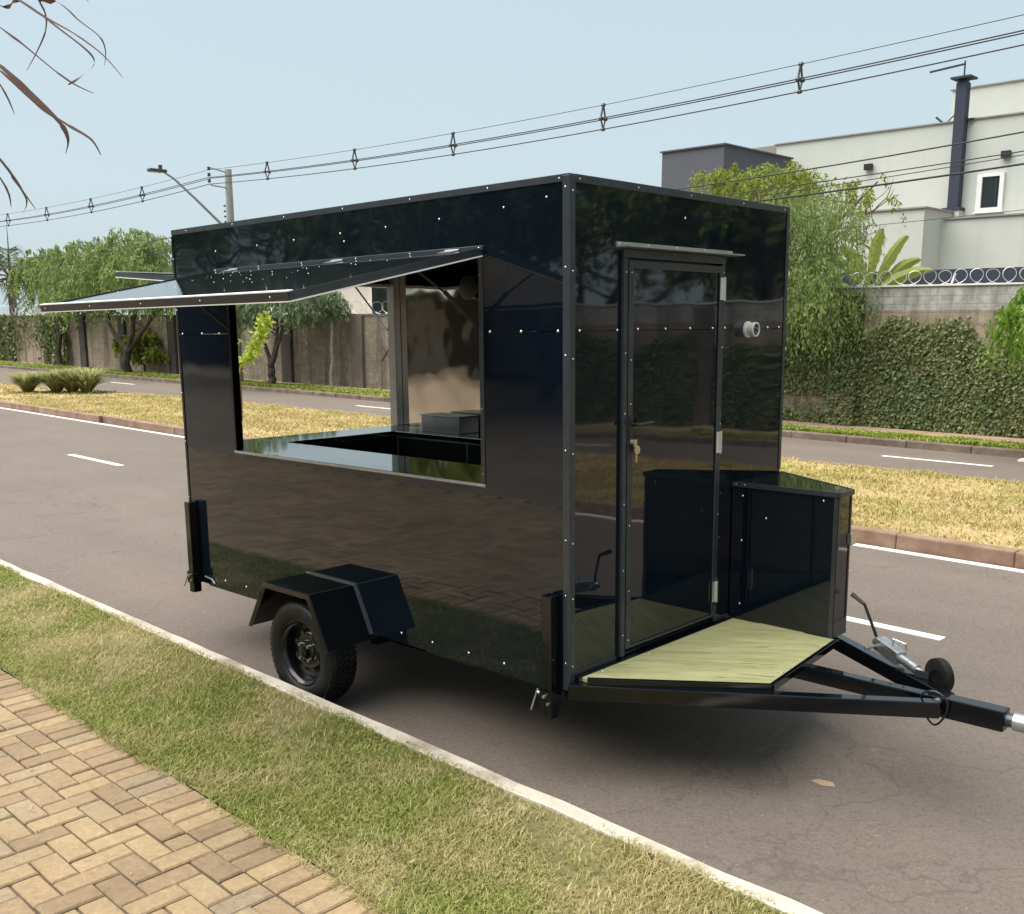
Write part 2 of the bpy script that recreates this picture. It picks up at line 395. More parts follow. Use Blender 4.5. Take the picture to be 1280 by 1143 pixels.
# near kerb with slightly ragged edge
kb = MB(); xs = np.arange(-60, 30, .25); kv = []
for x_ in xs:
    a_, b_ = random.gauss(0, .004), random.gauss(0, .0025); h_ = KH+random.gauss(0, .002)
    kv += [(x_, -.403+a_, -.2), (x_, -.403+a_, h_-.004), (x_, -.396+a_, h_), (x_, -.328+b_, h_), (x_, -.318+b_, h_-.012), (x_, -.316+b_, -.2)]
kb.add(kv, [(6*i+k, 6*i+k+1, 6*i+k+7, 6*i+k+6) for i in range(len(xs)-1) for k in range(5)])
kb = kb.build('kerb', 'kerb_white'); tag(kb, 'pale painted concrete kerb between green verge and road', 'kerb', kind='structure')
vg = MB().box(-60, 30, -1.29, -.40, -.2, KH-.012).build('verge', 'green_soil'); tag(vg, 'soil of the near grass verge beside the kerb', 'verge', kind='structure')
# median: raised island with brown kerb, narrowing far to the left
def med_far(x): return 9.45 if x > -19 else max(6.6, 9.45+(x+19)*.135)
mx = [-75, -50, -40, -34, -29, -24, -19, -10, 0, 20, 50]
md = MB().prism([(x, 5.66) for x in mx]+[(x, med_far(x)-.1) for x in reversed(mx)], -.2, .118).build('median', 'dry_soil')
tag(md, 'raised median strip of dry yellow grass between the lanes', 'median', kind='structure')
mk = MB(); mxs = np.arange(-75, 50, 1.0)
for x in mxs:
    if abs(x+17) < .6:
        mk.box(x+.002, x+.998, 5.60, 5.675, -.2, .135); continue
    mk.box(x+.002, x+.998, 5.53+random.uniform(-.006, .006), 5.675, -.2, .135+random.uniform(-.006, .004))
for i in range(len(mx)-1):
    mk.bar((mx[i], med_far(mx[i])-.05, .03), (mx[i+1], med_far(mx[i+1])-.05, .03), .13, .2)
mk = mk.build('median_kerb', 'kerb_brown', bevel=.015); tag(mk, 'reddish brown stained kerb of the median beside white edge line', 'kerb', kind='structure')
fk = MB()
for x in np.arange(-75, 50, 1.0): fk.box(x+.005, x+.995, 12.64+random.uniform(-.01, .01), 12.80, -.2, .11+random.uniform(-.015, .006))
fk = fk.build('far_kerb', 'kerb_dark', bevel=.015); tag(fk, 'dark weathered kerb along the far side of the road', 'kerb', kind='structure')
fv = MB().box(-75, 50, 12.79, 13.7, -.2, .10).build('far_verge', 'green_soil'); tag(fv, 'narrow soil strip under grass before the long wall', 'verge', kind='structure')

# pavement of block pavers
pv = MB().box(-14, 8, -4.6, -1.28, -.2, KH-.012).build('pavement', 'sand_joint'); tag(pv, 'tan herringbone block pavement beside the near grass verge', 'pavement', kind='structure')
lot = MB().box(-60, 40, -40, -4.6, -.3, KH-.02).build('paved_lot', 'lot_paving'); tag(lot, 'open brown paved yard behind the pavement', 'yard', kind='structure')
def paver_mesh(lx, ly):
    g, cz, ch = .0035, .0, .006
    hx, hy = lx/2-g, ly/2-g; z0, z1, z2 = -.03, -ch, 0
    vs = [(sx*hx, sy*hy, z) for z in (z0, z1) for sx, sy in ((-1,-1),(1,-1),(1,1),(-1,1))] + [(sx*(hx-ch), sy*(hy-ch), z2) for sx, sy in ((-1,-1),(1,-1),(1,1),(-1,1))]
    fs = [(8, 9, 10, 11)]
    for k in (0, 4):
        for i in range(4): fs.append((k+i, k+(i+1) % 4, k+4+(i+1) % 4, k+4+i))
    return MB().add(vs, fs).mesh('paver', M['paver'])
PM = {k: paver_mesh(*k) for k in ((.2, .1), (.1, .2), (.1, .1))}
def cam_uv(x, y, z):
    d = Vector((x, y, z)) - Vector(cam.location); zz = d.dot(fw)
    rt = Vector((math.sin(_y), -math.cos(_y), 0)); up = rt.cross(fw)
    return (640+1280*d.dot(rt)/zz, 644.3-1280*d.dot(up)/zz) if zz > .05 else (-9999, -9999)
pav = []
for i in range(-140, 80): pav.append((.1*i+.05, -1.39, (.1, .2)))
for i in range(-140, 80):
    for j in range(0, 31):
        k = (i-j) % 4; x0, y0 = .1*i, -1.49-.1*(j+1)
        if k == 0: pav.append((x0+.1, y0+.05, (.2, .1)))
        if k == 3 and j < 30: pav.append((x0+.05, y0, (.1, .2)))      # upright one covers this row and the next one down
        if k == 2 and j == 0: pav.append((x0+.05, y0+.05, (.1, .1)))
rest = MB()
for (x, y, k) in pav:
    u_, v_ = cam_uv(x, y, KH)
    if -60 < u_ < 640 and 700 < v_ < 1200:
        o = bpy.data.objects.new('paver', PM[k]); COL.objects.link(o); o.parent = pv
        o.location = (x+random.uniform(-.0015, .0015), y+random.uniform(-.0015, .0015), KH+random.uniform(-.003, .003))
        o.rotation_euler = (random.gauss(0, .006), random.gauss(0, .006), random.gauss(0, .008))
    else:
        rest.box(x-k[0]/2+.0015, x+k[0]/2-.0015, y-k[1]/2+.0015, y+k[1]/2-.0015, KH-.04, KH+random.uniform(-.002, .001))
ro = rest.build('outlying_pavers', 'paver_many', pv); ro['kind'] = 'stuff'

# grass ------------------------------------------------------------------
def blades(n_, xr, yr, z, hmin, hmax, wd, lean, seed, dens=None):
    g = np.random.default_rng(seed)
    x = g.uniform(*xr, n_); y = g.uniform(*yr, n_)
    if dens is not None:
        keep = g.uniform(0, 1, n_) < dens(x, y); x, y = x[keep], y[keep]; n_ = len(x)
    h = g.uniform(hmin, hmax, n_)*(.65+.5*np.abs(np.sin(x*3.1+y*2.3)*np.cos(x*1.3-y*4.1)))
    a = g.uniform(0, 2*np.pi, n_); ln = g.uniform(.25, 1, n_)*lean*h
    b = a + np.pi/2 + g.normal(0, .3, n_)
    dx, dy = np.cos(a)*ln, np.sin(a)*ln; wx, wy = np.cos(b)*wd/2, np.sin(b)*wd/2
    base = np.stack([x, y, np.full(n_, z)], -1)
    V = np.zeros((n_, 3, 2, 3))
    for i, (t, ww) in enumerate(((0, 1), (.55, .85), (1, .12))):
        c_ = base + np.stack([dx*t*t, dy*t*t, h*t*(1-.25*t*min(1, lean))], -1); wv = np.stack([wx*ww, wy*ww, np.zeros(n_)], -1)
        V[:, i, 0] = c_-wv; V[:, i, 1] = c_+wv
    return V
def patch(x, y): return np.clip(.62+.5*np.sin(x*2.1+1)*np.sin(y*5+x*1.7)+.25*np.sin(x*7+y*9), .16, 1)
edge = lambda x, y: patch(x, y)*(y > -1.285-.02*np.sin(x*9)-.015*np.sin(x*23))
V1 = blades(150000, (-3.4, 1.9), (-1.33, -.385), KH-.014, .020, .047, .0044, 1.2, 1, edge)
V2 = blades(85000, (-8.5, -3.4), (-1.33, -.385), KH-.014, .022, .048, .006, 1.15, 2, edge)
V3 = blades(30000, (-20, -8.5), (-1.33, -.39), KH-.014, .025, .05, .011, 1.0, 3, edge)
V4 = blades(9000, (1.9, 8), (-1.33, -.39), KH-.014, .025, .05, .011, 1.0, 33, edge)
# ragged greener fringe over the paver border and kerb
V5 = blades(14000, (-5.5, 1.6), (-1.335, -1.24), KH-.014, .025, .06, .004, 1.3, 4, lambda x, y: np.clip(.5+.5*np.sin(x*5)*np.sin(x*1.7), .12, 1))
gr = strips('verge_grass', np.concatenate([V1, V2, V3, V4, V5]), 'grass_verge'); tag(gr, 'short green and straw coloured grass on the near verge', 'grass', kind='stuff')
mden = lambda x, y: np.clip(.6+.4*np.sin(x*1.9+y*2)*np.sin(y*3.3-x*.8), .2, 1)*(y < np.where(x > -19, 9.4, 9.4+(x+19)*.135))
W1 = blades(75000, (-5, 6), (5.68, 9.45), .115, .03, .085, .011, 1.4, 5, mden)
W2 = blades(70000, (-22, -5), (5.68, 9.45), .115, .03, .085, .016, 1.4, 6, mden)
W3 = blades(26000, (-50, -22), (5.68, 9.45), .115, .035, .09, .028, 1.3, 7, mden)
W4 = blades(14000, (6, 24), (5.68, 9.45), .115, .035, .09, .028, 1.3, 8, mden)
gm = strips('median_grass', np.concatenate([W1, W2, W3, W4]), 'grass_dry'); tag(gm, 'dry straw yellow grass covering the median', 'grass', kind='stuff')
fden = lambda x, y: np.clip(.55+.6*np.sin(x*1.3)*np.sin(y*6+x*.6), .08, 1)
F1 = blades(60000, (-12, 8), (12.82, 13.55), .095, .04, .11, .018, 1.1, 9, fden)
F2 = blades(60000, (-55, -12), (12.82, 13.9), .095, .05, .13, .03, 1.1, 10, fden)
gf = strips('far_grass', np.concatenate([F1, F2]), 'grass_far'); tag(gf, 'fresh green grass strip along the foot of the far wall', 'grass', kind='stuff')

# ------------------------------------------------------------------ the food trailer
L, W, ZT, ZS, ZB, ZF, CT = 3.13, 1.754, 2.565, 1.956, .414, .488, 1.278
WX0, WX1, WZ0, WZ1 = -2.56, -.503, 1.285, 2.30
T = empty('food_trailer', (0, 0, 0), (0, -.014, .014))
tag(T, 'glossy black box food trailer with open serving hatch and front door, parked by the kerb', 'trailer')
scr_me = MB().lathe([(0, .0085), (.003, .0078), (.0055, .004), (.006, .0005)], axis='z', n=10).mesh('screw', M['screw_steel'], True)
def screw(parent, p, nrm, s=1.0):
    o = bpy.data.objects.new('screw', scr_me); COL.objects.link(o); o.parent = parent; o.location = p
    o.rotation_euler = Vector(nrm).to_track_quat('Z', 'Y').to_euler(); s *= .6; o.scale = (s, s, s); return o
YN, XP = (0, -1, 0), (1, 0, 0)
th = .028
# near side: lower and upper sheets around the hatch
lo = MB().box(-L, 0, 0, th, ZB, WZ0).box(-L, WX0, 0, th, WZ0, ZS-.0015).box(WX1, 0, 0, th, WZ0, ZS-.0015).build('side_panel', 'black_panel', T)
up = MB().box(-L, 0, 0, th, WZ1, ZT).box(-L, WX0, 0, th, ZS+.0015, WZ1).box(WX1, 0, 0, th, ZS+.0015, WZ1).build('side_panel', 'black_panel', T)
fs_ = MB().box(-L, 0, W-th, W, ZB, ZT).build('side_panel', 'black_panel', T)
# rear wall around its own hatch
RY0, RY1, RZ1 = .14, 1.685, 2.29
rw = MB().box(-L-.002, -L+th, th, W-th, ZB, WZ0-.02).box(-L-.002, -L+th, th, RY0, WZ0-.02, ZT).box(-L-.002, -L+th, RY1, W-th, WZ0-.02, ZT).box(-L-.002, -L+th, RY0, RY1, RZ1, ZT).build('rear_panel', 'black_panel', T)
# front wall round the door
DY0, DY1, DZ0, DZ1 = .372, 1.106, .53, 2.25
fp = MB().box(-th, 0, th, W-th, ZF-.07, DZ0-.02).box(-th, 0, th, DY0-.01, DZ0-.02, ZS-.0015).box(-th, 0, DY1+.01, W-th, DZ0-.02, ZS-.0015).build('front_panel', 'black_panel', T)
fp2 = MB().box(-th, 0, th, DY0-.01, ZS+.0015, DZ1+.01).box(-th, 0, DY1+.01, W-th, ZS+.0015, DZ1+.01).box(-th, 0, th, W-th, DZ1+.01, ZT).build('front_panel', 'black_panel', T)
MB().box(-L+.01, -.01, .01, W-.01, ZT-.02, ZT+.008).build('roof_panel', 'trim_grey', T)
MB().box(-L+th, -th, th, W-th, ZB+.01, ZB+.04).build('floor_panel', 'interior_dark', T)
# edge trims
tr = .032
def trim(bx, nm='edge_trim', mt='trim_grey', bev=.003): return MB().box(*bx).build(nm, mt, T, bevel=bev)
ct = trim((-tr, .0045, -.0045, -.0005, ZF-.06, ZT)); ct2 = trim((.0005, .0045, -.0004, tr, ZF-.06, ZT))
tt = trim((-L, -.034, -.0045, -.0005, ZT-.024, ZT+.006)); tt2 = trim((.0005, .0045, .034, W, ZT-.026, ZT+.006))
tb = trim((.0005, .0045, .034, DY0-.05, ZF-.0, ZF+.022)); tb2 = trim((.0005, .0045, DY1+.03, 1.26, ZF, ZF+.022))
tv = trim((.0005, .0045, W-.022, W+.003, 1.21, ZT-.03)); tr2 = trim((-L-.004, -L+.018, -.0045, -.0005, ZB, ZT-.03), mt='black_paint')
for z in (2.52, 2.21, 1.86, 1.47, 1.09, .85, .55):
    screw(ct, (-.017, -.0045, z), YN, .8); screw(ct2, (.0045, .017, z-.015), XP, .8)
for x in (-2.95, -2.45, -1.95, -1.45, -.95, -.45, -.05): screw(tt, (x, -.0045, ZT-.010), YN, .7)
for y in (.06, .45, .85, 1.3, 1.7): screw(tt2, (.0045, y, ZT-.011), XP, .7)
for z in (.62, .95, 1.3, 1.6, 2.1, 2.4): screw(tr2, (-L+.008, -.0045, z), YN, .7)
for x in (-3.076, -2.85, -2.66): screw(up, (x, -.0005, 1.958), YN, 1.15)
for x in (-.451, -.266, -.06): screw(up, (x, -.0005, 1.957), YN, 1.25)
for x, z in ((-2.646, 2.42), (-2.22, 2.427), (-1.876, 2.433), (-1.481, 2.44), (-1.452, 2.40), (-1.131, 2.445), (-.759, 2.453), (-.36, 2.47), (-.12, 2.49)): screw(up, (x, -.0005, z), YN, .95)
for x in (-2.757, -2.525, -1.105, -.874, -.62, -.389): screw(lo, (x, -.0005, .466), YN, 1.3)
for y in (.064, .315): screw(fp2, (.0005, y, 1.958), XP, 1.2)
for y in (1.165, 1.446, 1.573, 1.688): screw(fp2, (.0005, y, 1.962), XP, 1.2)
screw(fp2, (.0005, .808, 2.453), XP, 1.1)
# door
D = MB().box(.001, .014, DY0, DY1, DZ0, ZS-.001).box(.001, .014, DY0, DY1, ZS+.002, DZ1).build('door', 'black_panel', T)
for y in (.443, .649, .846, 1.035): screw(D, (.014, y, 1.962), XP, 1.2)
def dpart(bx, mt='trim_grey'): return MB().box(*bx).build('door_frame', mt, D, bevel=.002)
d1 = dpart((.0145, .021, DY0-.001, DY0+.032, DZ0, DZ1)); dpart((.0145, .021, DY1-.026, DY1, DZ0, DZ1))
dpart((.0145, .021, DY0+.033, DY1-.027, DZ1-.032, DZ1)); dpart((.0145, .021, DY0+.033, DY1-.027, DZ0, DZ0+.012), 'trim_grey')
j1 = MB().box(.001, .018, DY0-.034, DY0-.006, DZ0-.03, DZ1+.01).build('door_jamb', 'trim_grey', T, bevel=.002)
MB().box(.001, .018, DY0-.034, DY1+.028, DZ1+.011, DZ1+.044).build('door_head', 'trim_grey', T, bevel=.002)
j2 = MB().box(.001, .016, DY1+.006, DY1+.024, DZ0-.03, DZ1+.01).build('door_jamb', 'trim_grey', T, bevel=.002)
dl = MB().box(.001, .075, .299, 1.209, 2.300, 2.306).box(.001, .007, .299, 1.209, 2.3065, 2.325).build('rain_strip', 'trim_light', T)
for y in (.32, .52, .74, .96, 1.18): screw(dl, (.0075, y, 2.317), XP, .7)
for z in (2.2, 1.86, 1.6, 1.2, .9, .6): screw(j1, (.018, DY0-.02, z), XP, .65)
for z in (2.2, 1.83, 1.64, 1.44, 1.1, .8, .57): screw(d1, (.021, DY0+.016, z), XP, .65)
for z in (2.22, 1.87, 1.5, 1.05, .72, .57): screw(j2, (.016, DY1+.015, z), XP, .65)
for z in (2.145, 1.412, .659):
    h = MB().box(.0215, .026, DY1-.026, DY1+.022, z-.052, z+.052).build('door_hinge', 'screw_steel', D, bevel=.001)
    MB().tube([(.028, DY1+.002, z-.055), (.028, DY1+.002, z+.055)], .007, 8).build('door_hinge', 'aluminium', D)
MB().box(.0215, .027, DY0+.004, DY0+.03, 1.43, 1.59).tube([(.026, DY0+.017, 1.552), (.062, DY0+.017, 1.552), (.064, DY0+.03, 1.552), (.062, DY0+.125, 1.555)], .0085, 8).build('door_handle', 'plastic_black', D, bevel=.002)
MB().tube([(.026, DY0+.017, 1.475), (.045, DY0+.017, 1.475)], .012, 12).build('lock', 'screw_steel', D)
MB().box(.046, .049, DY0+.008, DY0+.028, 1.455, 1.487).lathe([(0, .02), (.003, .02)], (.044, DY0+.034, 1.44), 'x', 12).box(.043, .046, DY0+.024, DY0+.034, 1.385, 1.44).build('key', 'brass_key', D)
# round power inlet
SO = MB().lathe([(0, .040), (.010, .040), (.012, .033), (.036, .034), (.039, .036), (.052, .036), (.054, .030), (.044, .028)], (.001, 1.372, 1.953), 'x', 28).build('power_inlet', 'plastic_grey', T, smooth=True)
MB().lathe([(0, .0275), (.004, .0275)], (.0455, 1.372, 1.953), 'x', 20).build('inlet_face', 'plastic_black', SO)
for a in (20, 140, 260):
    MB().tube([(.045, 1.372+.014*math.cos(R(a)), 1.953+.014*math.sin(R(a))), (.054, 1.372+.014*math.cos(R(a)), 1.953+.014*math.sin(R(a)))], .0045, 8).build('contact_pin', 'aluminium', SO)
# hatch frame
hf = MB().box(WX0-.004, WX0+.02, -.004, .045, WZ0, WZ1).build('hatch_frame', 'black_paint', T, bevel=.002)
hf2 = MB().box(WX1-.012, WX1+.012, -.005, .05, WZ0, WZ1).build('hatch_frame', 'trim_grey', T, bevel=.002)
hf3 = MB().box(WX0-.004, WX1+.012, -.006, .02, WZ0-.016, WZ0-.0015).build('hatch_frame', 'trim_light', T, bevel=.002)
for z in (1.33, 1.62, 1.95, 2.2): screw(hf2, (WX1, -.005, z), YN, .6)
for x in (-2.4, -1.9, -1.4, -.95, -.52): screw(hf3, (x, -.006, WZ0-.009), YN, .6)
# hinge rail above the hatch
hr = MB().box(-2.66, -.478, -.013, -.0006, 2.302, 2.322).build('hinge_rail', 'trim_grey', T, bevel=.002)
for x in (-2.64, -2.2, -1.8, -1.35, -.95, -.5): screw(hr, (x, -.013, 2.312), YN, .8)
# hatch lid swung up over the pavement side
HP = Vector((0, -.018, 2.296)); HO = Vector((0, -1.005, 2.094)); hd = (HO-HP); hl = hd.length; ang = math.atan2(hd.z, -hd.y)
def lid(x0, x1, length, name):
    a = empty('awning', (0, 0, 0)); a.parent = T
    p_ = MB().box(x0, x1, -length, 0, -.011, .011).build('lid_panel', 'awning_panel', a)
    MB().box(x0-.004, x1+.004, -length-.005, -length-.0005, -.016, .016).build('lid_edge', 'plastic_black', a)
    MB().box(x0-.004, x1+.004, -length-.0045, -length+.02, .0165, .021).build('lid_trim', 'white_metal', a)
    MB().box(x0-.004, x1+.004, -length-.0045, -length+.02, -.021, -.0165).build('lid_trim', 'white_metal', a)
    for xx in (x0, x1):
        s_ = -1 if xx == x0 else 1
        MB().box(min(xx+s_*.0005, xx+s_*.005), max(xx+s_*.0005, xx+s_*.005), -length, -.004, -.016, .016).build('lid_edge', 'trim_grey', a)
        MB().box(min(xx+s_*.0005, xx+s_*.005)-.009, max(xx+s_*.0005, xx+s_*.005)+.009, -length, -.004, -.021, -.0165).build('lid_trim', 'white_metal', a)
    return a
A1 = lid(-2.655, -.485, hl, 'awning'); A1.location = HP; A1.rotation_euler = (-ang, 0, 0)
for x in (-2.44, -1.49, -.66):
    MB().box(x-.045, x+.045, -.05, .0, .0115, .0145).tube([(x-.045, .002, .012), (x+.045, .002, .012)], .007, 8).build('lid_hinge', 'galvanised', A1)
def w2l(x, y, z): return (x, (y-HP.y)*math.cos(ang)-(z-HP.z)*math.sin(ang), (y-HP.y)*math.sin(ang)+(z-HP.z)*math.cos(ang))
for i in range(38):                                # rivet heads and loose screws glinting on the lid
    x = random.choice((-2.4, -2.1, -1.8, -1.5, -1.2))+random.gauss(0, .18); screw(A1, (x, random.uniform(-.62, -.05), .011), (0, 0, 1), random.uniform(.25, .55))
for x in (-2.6, -2.1, -1.6, -1.1, -.6): screw(A1, (x, -hl-.005, 0), YN, .7)
for xs_ in (-2.545, -.53):
    MB().tube([(xs_, -.004, 1.985), (xs_, -.19, 2.125)], .010, 8).tube([(xs_, -.18, 2.117), (xs_, -.37, 2.222)], .005, 8).build('gas_strut', 'plastic_black', T)
# rear hatch lid
A2 = lid(-.79, .79, .98, 'awning'); A2.location = (-L-.018, .915, 2.285); A2.rotation_euler = (R(-4.3), 0, R(-90))
for yy in (RY0+.03, RY1-.03):
    MB().tube([(-L-.004, yy, 1.97), (-L-.37, yy, 2.298)], .007, 8).build('gas_strut', 'galvanised', T)
MB().box(-L-.006, -L+.035, RY1-.022, RY1, CT, RZ1).box(-L-.006, -L+.035, RY0, RY1-.023, RZ1-.02, RZ1).build('hatch_frame', 'trim_light', T)
# interior
MB().box(-L+th+.001, -.05, W-th-.012, W-th-.002, CT+.002, ZT-.06).build('liner_panel', 'mirror_liner', T)
MB().box(-L+th+.001, -L+th+.05, W-th-.07, W-th-.013, CT, ZT-.06).build('corner_post', 'trim_light', T, bevel=.003)
MB().box(-L+th+.001, -.04, th+.001, W-th-.013, ZT-.06, ZT-.03).build('ceiling_panel', 'trim_grey', T)
MB().box(-.045, -th-.001, th+.001, W-th-.001, CT-.8, ZT-.065).build('liner_panel', 'interior_dark', T)
cn = MB().box(-L+th+.002, -.05, .03, .48, CT-.028, CT).build('counter', 'counter_black', T, bevel=.003)
MB().box(-L+th+.002, -2.75, .482, W-th-.013, CT-.028, CT).build('counter', 'counter_black', T, bevel=.003)
MB().box(-2.748, -.05, 1.37, W-th-.013, CT-.028, CT).build('counter', 'counter_black', T, bevel=.003)
cb_ = MB().box(-2.74, -.06, 1.40, W-th-.02, ZB+.05, CT-.03).build('cabinet', 'interior_dark', T)
MB().box(-L+th+.003, -2.77, .5, 1.38, ZB+.05, CT-.03).build('cabinet', 'interior_dark', T)
MB().box(-2.76, -2.745, .46, 1.40, CT-.032, CT-.03).build('counter_edge', 'trim_light', T)
for x in (-2.745, -2.05, -1.4): MB().box(x-.006, x+.006, 1.39, 1.399, ZB+.1, CT-.035).build('cabinet_edge', 'trim_light', cb_)
MB().box(-2.74, -.06, 1.388, 1.399, CT-.045, CT-.034).build('cabinet_edge', 'trim_light', cb_)
# wall lamp on the liner
LM = MB().lathe([(0, .05), (-.03, .075), (-.05, .08), (-.055, .06)], (-2.30, W-th-.013, 2.24), 'y', 24).build('wall_lamp', 'plastic_black', T, smooth=True)
# fender and wheel (same on both sides)
def fender(side):
    y0, y1 = (-.29, -.0006) if side < 0 else (W+.0006, W+.29)
    P = [(-2.05, .385), (-1.885, .657), (-1.475, .657), (-1.335, .385)]; Q = [(-1.349, .385), (-1.4815, .645), (-1.879, .645), (-2.036, .385)]
    f_ = empty('fender', (0, 0, 0)); f_.parent = T
    MB().prism(P+Q, y0, y1, 'y').build('fender_shell', 'black_paint', f_, bevel=.002)
    lip = [(a, b) for a, b in P] + [(-1.372, .385), (-1.497, .628), (-1.863, .628), (-2.013, .385)]
    ye = y0 if side < 0 else y1
    MB().prism(lip, ye-.004, ye-.0004, 'y').build('fender_lip', 'black_paint', f_, bevel=.0015)
    if side < 0:
        for a, b in zip(P[:-1], P[1:]): MB().bar((a[0], -.006, a[1]+.003), (b[0], -.006, b[1]+.003), .010, .005).build('weld_bead', 'aluminium', f_)
    return f_
fender(-1); fender(1)
WC = Vector((-1.63, 0, .306)); RW = .285
def wheel(y_out, sgn):
    w_ = empty('wheel', (WC.x, y_out, WC.z)); w_.parent = T
    # profile runs from outer sidewall (y=0) inwards
    pr = [(.018, .172), (.006, .180), (-.001, .20), (-.006, .225), (-.004, .245), (.004, .262), (.016, .275), (.03, .279), (.145, .279), (.16, .273), (.172, .255), (.176, .22), (.17, .18), (.16, .172)]
    MB().lathe([(sgn*a, b) for a, b in pr], (0, 0, 0), 'y', 72, True).build('tyre', 'rubber', w_, smooth=True)
    tb_ = MB()
    nb = 54
    for k in range(nb):
        for row, (ya, yb, off) in enumerate(((.006, .034, 0), (.039, .066, .5), (.071, .104, 0), (.109, .136, .5), (.141, .169, 0))):
            t0 = 2*math.pi*(k+off+.08)/nb; t1 = 2*math.pi*(k+off+.78)/nb; sk = (row-2)*.02
            for_r = (.272, RW) if row in (1, 2, 3) else (.266, RW-.002)
            vs_ = []
            for rr in for_r:
                for (tt_, yy) in ((t0, ya), (t1, ya), (t1+.02, yb), (t0+.02, yb)):
                    r2 = rr if not (row in (0, 4) and abs(yy-(.006 if row == 0 else .169)) < 1e-6) else rr-.010
                    vs_.append((r2*math.cos(tt_+sk), sgn*yy, r2*math.sin(tt_+sk)))
            tb_.add(vs_, [(0,3,2,1),(4,5,6,7),(0,1,5,4),(1,2,6,5),(2,3,7,6),(3,0,4,7)])
    t_ = tb_.build('tread', 'rubber', w_); t_['kind'] = 'stuff'
    rp = [(.012, .178), (.010, .171), (.022, .166), (.03, .155), (.075, .150), (.078, .120), (.060, .108), (.052, .085), (.056, .058), (.046, .052), (.040, .034), (.038, .0005)]
    rm = MB().lathe([(sgn*a, b) for a, b in rp], (0, 0, 0), 'y', 48, cap0=False).build('rim', 'rim_black', w_, smooth=True)
    MB().lathe([(sgn*a, b) for a, b in ((.16, .165), (.085, .16), (.085, .05), (.16, .05))], (0, 0, 0), 'y', 24).build('brake_drum', 'plastic_black', w_)
    MB().lathe([(sgn*a, b) for a, b in ((.04, .036), (.022, .034), (.016, .022), (.015, .001))], (0, 0, 0), 'y', 20).build('hub_cap', 'rim_black', w_, smooth=True)
    for k in range(4):
        a = R(45+90*k); MB().tube([(.052*math.cos(a), sgn*.05, .052*math.sin(a)), (.052*math.cos(a), sgn*.028, .052*math.sin(a))], .0095, 6).build('lug_nut', 'aluminium', rm)
    for k in range(8):
        a = R(22+45*k); MB().lathe([(0, .016), (sgn*.001, .016)], (.098*math.cos(a), sgn*.0535, .098*math.sin(a)), 'y', 12).build('vent_hole', 'plastic_black', rm)
    return w_
wheel(-.262, 1); wheel(W+.262, -1)
MB().tube([(WC.x, -.1, WC.z), (WC.x, W+.1, WC.z)], .032, 12).build('axle', 'black_paint', T)
MB().bar((-2.05, .16, .40), (-1.2, .16, .40), .06, .03).bar((-2.0, .16, .39), (-1.63, .16, .335), .05, .012).bar((-1.25, .16, .39), (-1.63, .16, .335), .05, .012).build('leaf_spring', 'black_paint', T)
MB().bar((-2.05, W-.16, .40), (-1.2, W-.16, .40), .06, .03).build('leaf_spring', 'black_paint', T)
sh = MB().bar((-1.39, -.06, .40), (-1.39, .1, .40), .05, .045).bar((-1.31, -.02, .395), (-1.31, .1, .395), .05, .05).build('shackle', 'black_paint', T)
for y in (.1, .85, W-.1): MB().box(-L+.05, -.02, y-.03, y+.03, .37, .412).build('chassis_beam', 'black_paint', T)
# stabiliser legs with clamps
def stab(x, y, z0, z1, zc, sgn):
    s_ = empty('stabiliser_leg', (x, y, z0)); s_.parent = T
    h = z1-z0; q = .027
    MB().prism([(-q,-q),(q,-q),(q,q),(-q,q)], .0, h).build('leg_tube', 'black_paint', s_, bevel=.004)
    zc -= z0
    MB().box(-q-.008, q+.008, -q-.008, q+.008, zc-.04, zc+.035).build('leg_clamp', 'black_paint', s_, bevel=.003)
    MB().tube([(-q-.008, -.0, zc), (-q-.05, -.0, zc+.004)], .009, 10).tube([(-q-.045, 0, zc+.02), (-q-.06, -.03, zc-.075)], .0045, 8).build('tightening_pin', 'galvanised', s_)
    MB().tube([(-.0, -q-.009, zc+.01), (-.0, -q-.02, zc+.01)], .008, 8).tube([(.02, -q-.009, zc-.02), (.02, -q-.018, zc-.02)], .006, 8).build('clamp_bolt', 'galvanised', s_)
    return s_
stab(-.078, -.036, .30, .85, .395, 1); stab(-3.06, -.036, .355, .93, .455, 1)
MB().tube([(-2.98, -.01, .46), (-2.9, -.012, .455), (-2.87, -.01, .43)], .005, 8).build('tightening_pin', 'galvanised', T)
# drawbar
zb0, zb1 = .398, .466; zm = (zb0+zb1)/2
def beam(a, b, nm='drawbar_beam'): return MB().bar((*a, zm), (*b, zm), .055, zb1-zb0).build(nm, 'black_paint', T, bevel=.004)
beam((.0, -.005), (1.255, .835)); beam((.0, W+.005), (1.255, .945)); beam((.3, .895), (1.24, .895))
MB().box(-.03, .012, .0, W, zb0-.002, zb1+.002).build('cross_beam', 'black_paint', T, bevel=.003)
dk = [(.012, .05), (.062, .042), (.685, .497), (.598, 1.268), (.012, 1.268)]
DK = MB().prism(dk, .468, .487).build('deck_board', 'deck_wood', T, bevel=.002)
def offs(a, b): return a, b
for a, b in ((dk[1], dk[2]), (dk[2], dk[3])):
    MB().bar((a[0]+.008, a[1]-.006, .480), (b[0]+.008, b[1]-.006, .480), .022, .03).build('deck_edge', 'black_paint', T, bevel=.002)
MB().box(.0125, .034, .03, 1.262, .4875, .4905).build('deck_edge', 'black_paint', T)
for t in (.08, .35, .62, .93): screw(DK, (.075+t*.60, .062+t*.44, .487), (0, 0, 1), .8)
for t in (.1, .4, .7, .95): screw(DK, (.05, .05+t*1.15, .487), (0, 0, 1), .8)
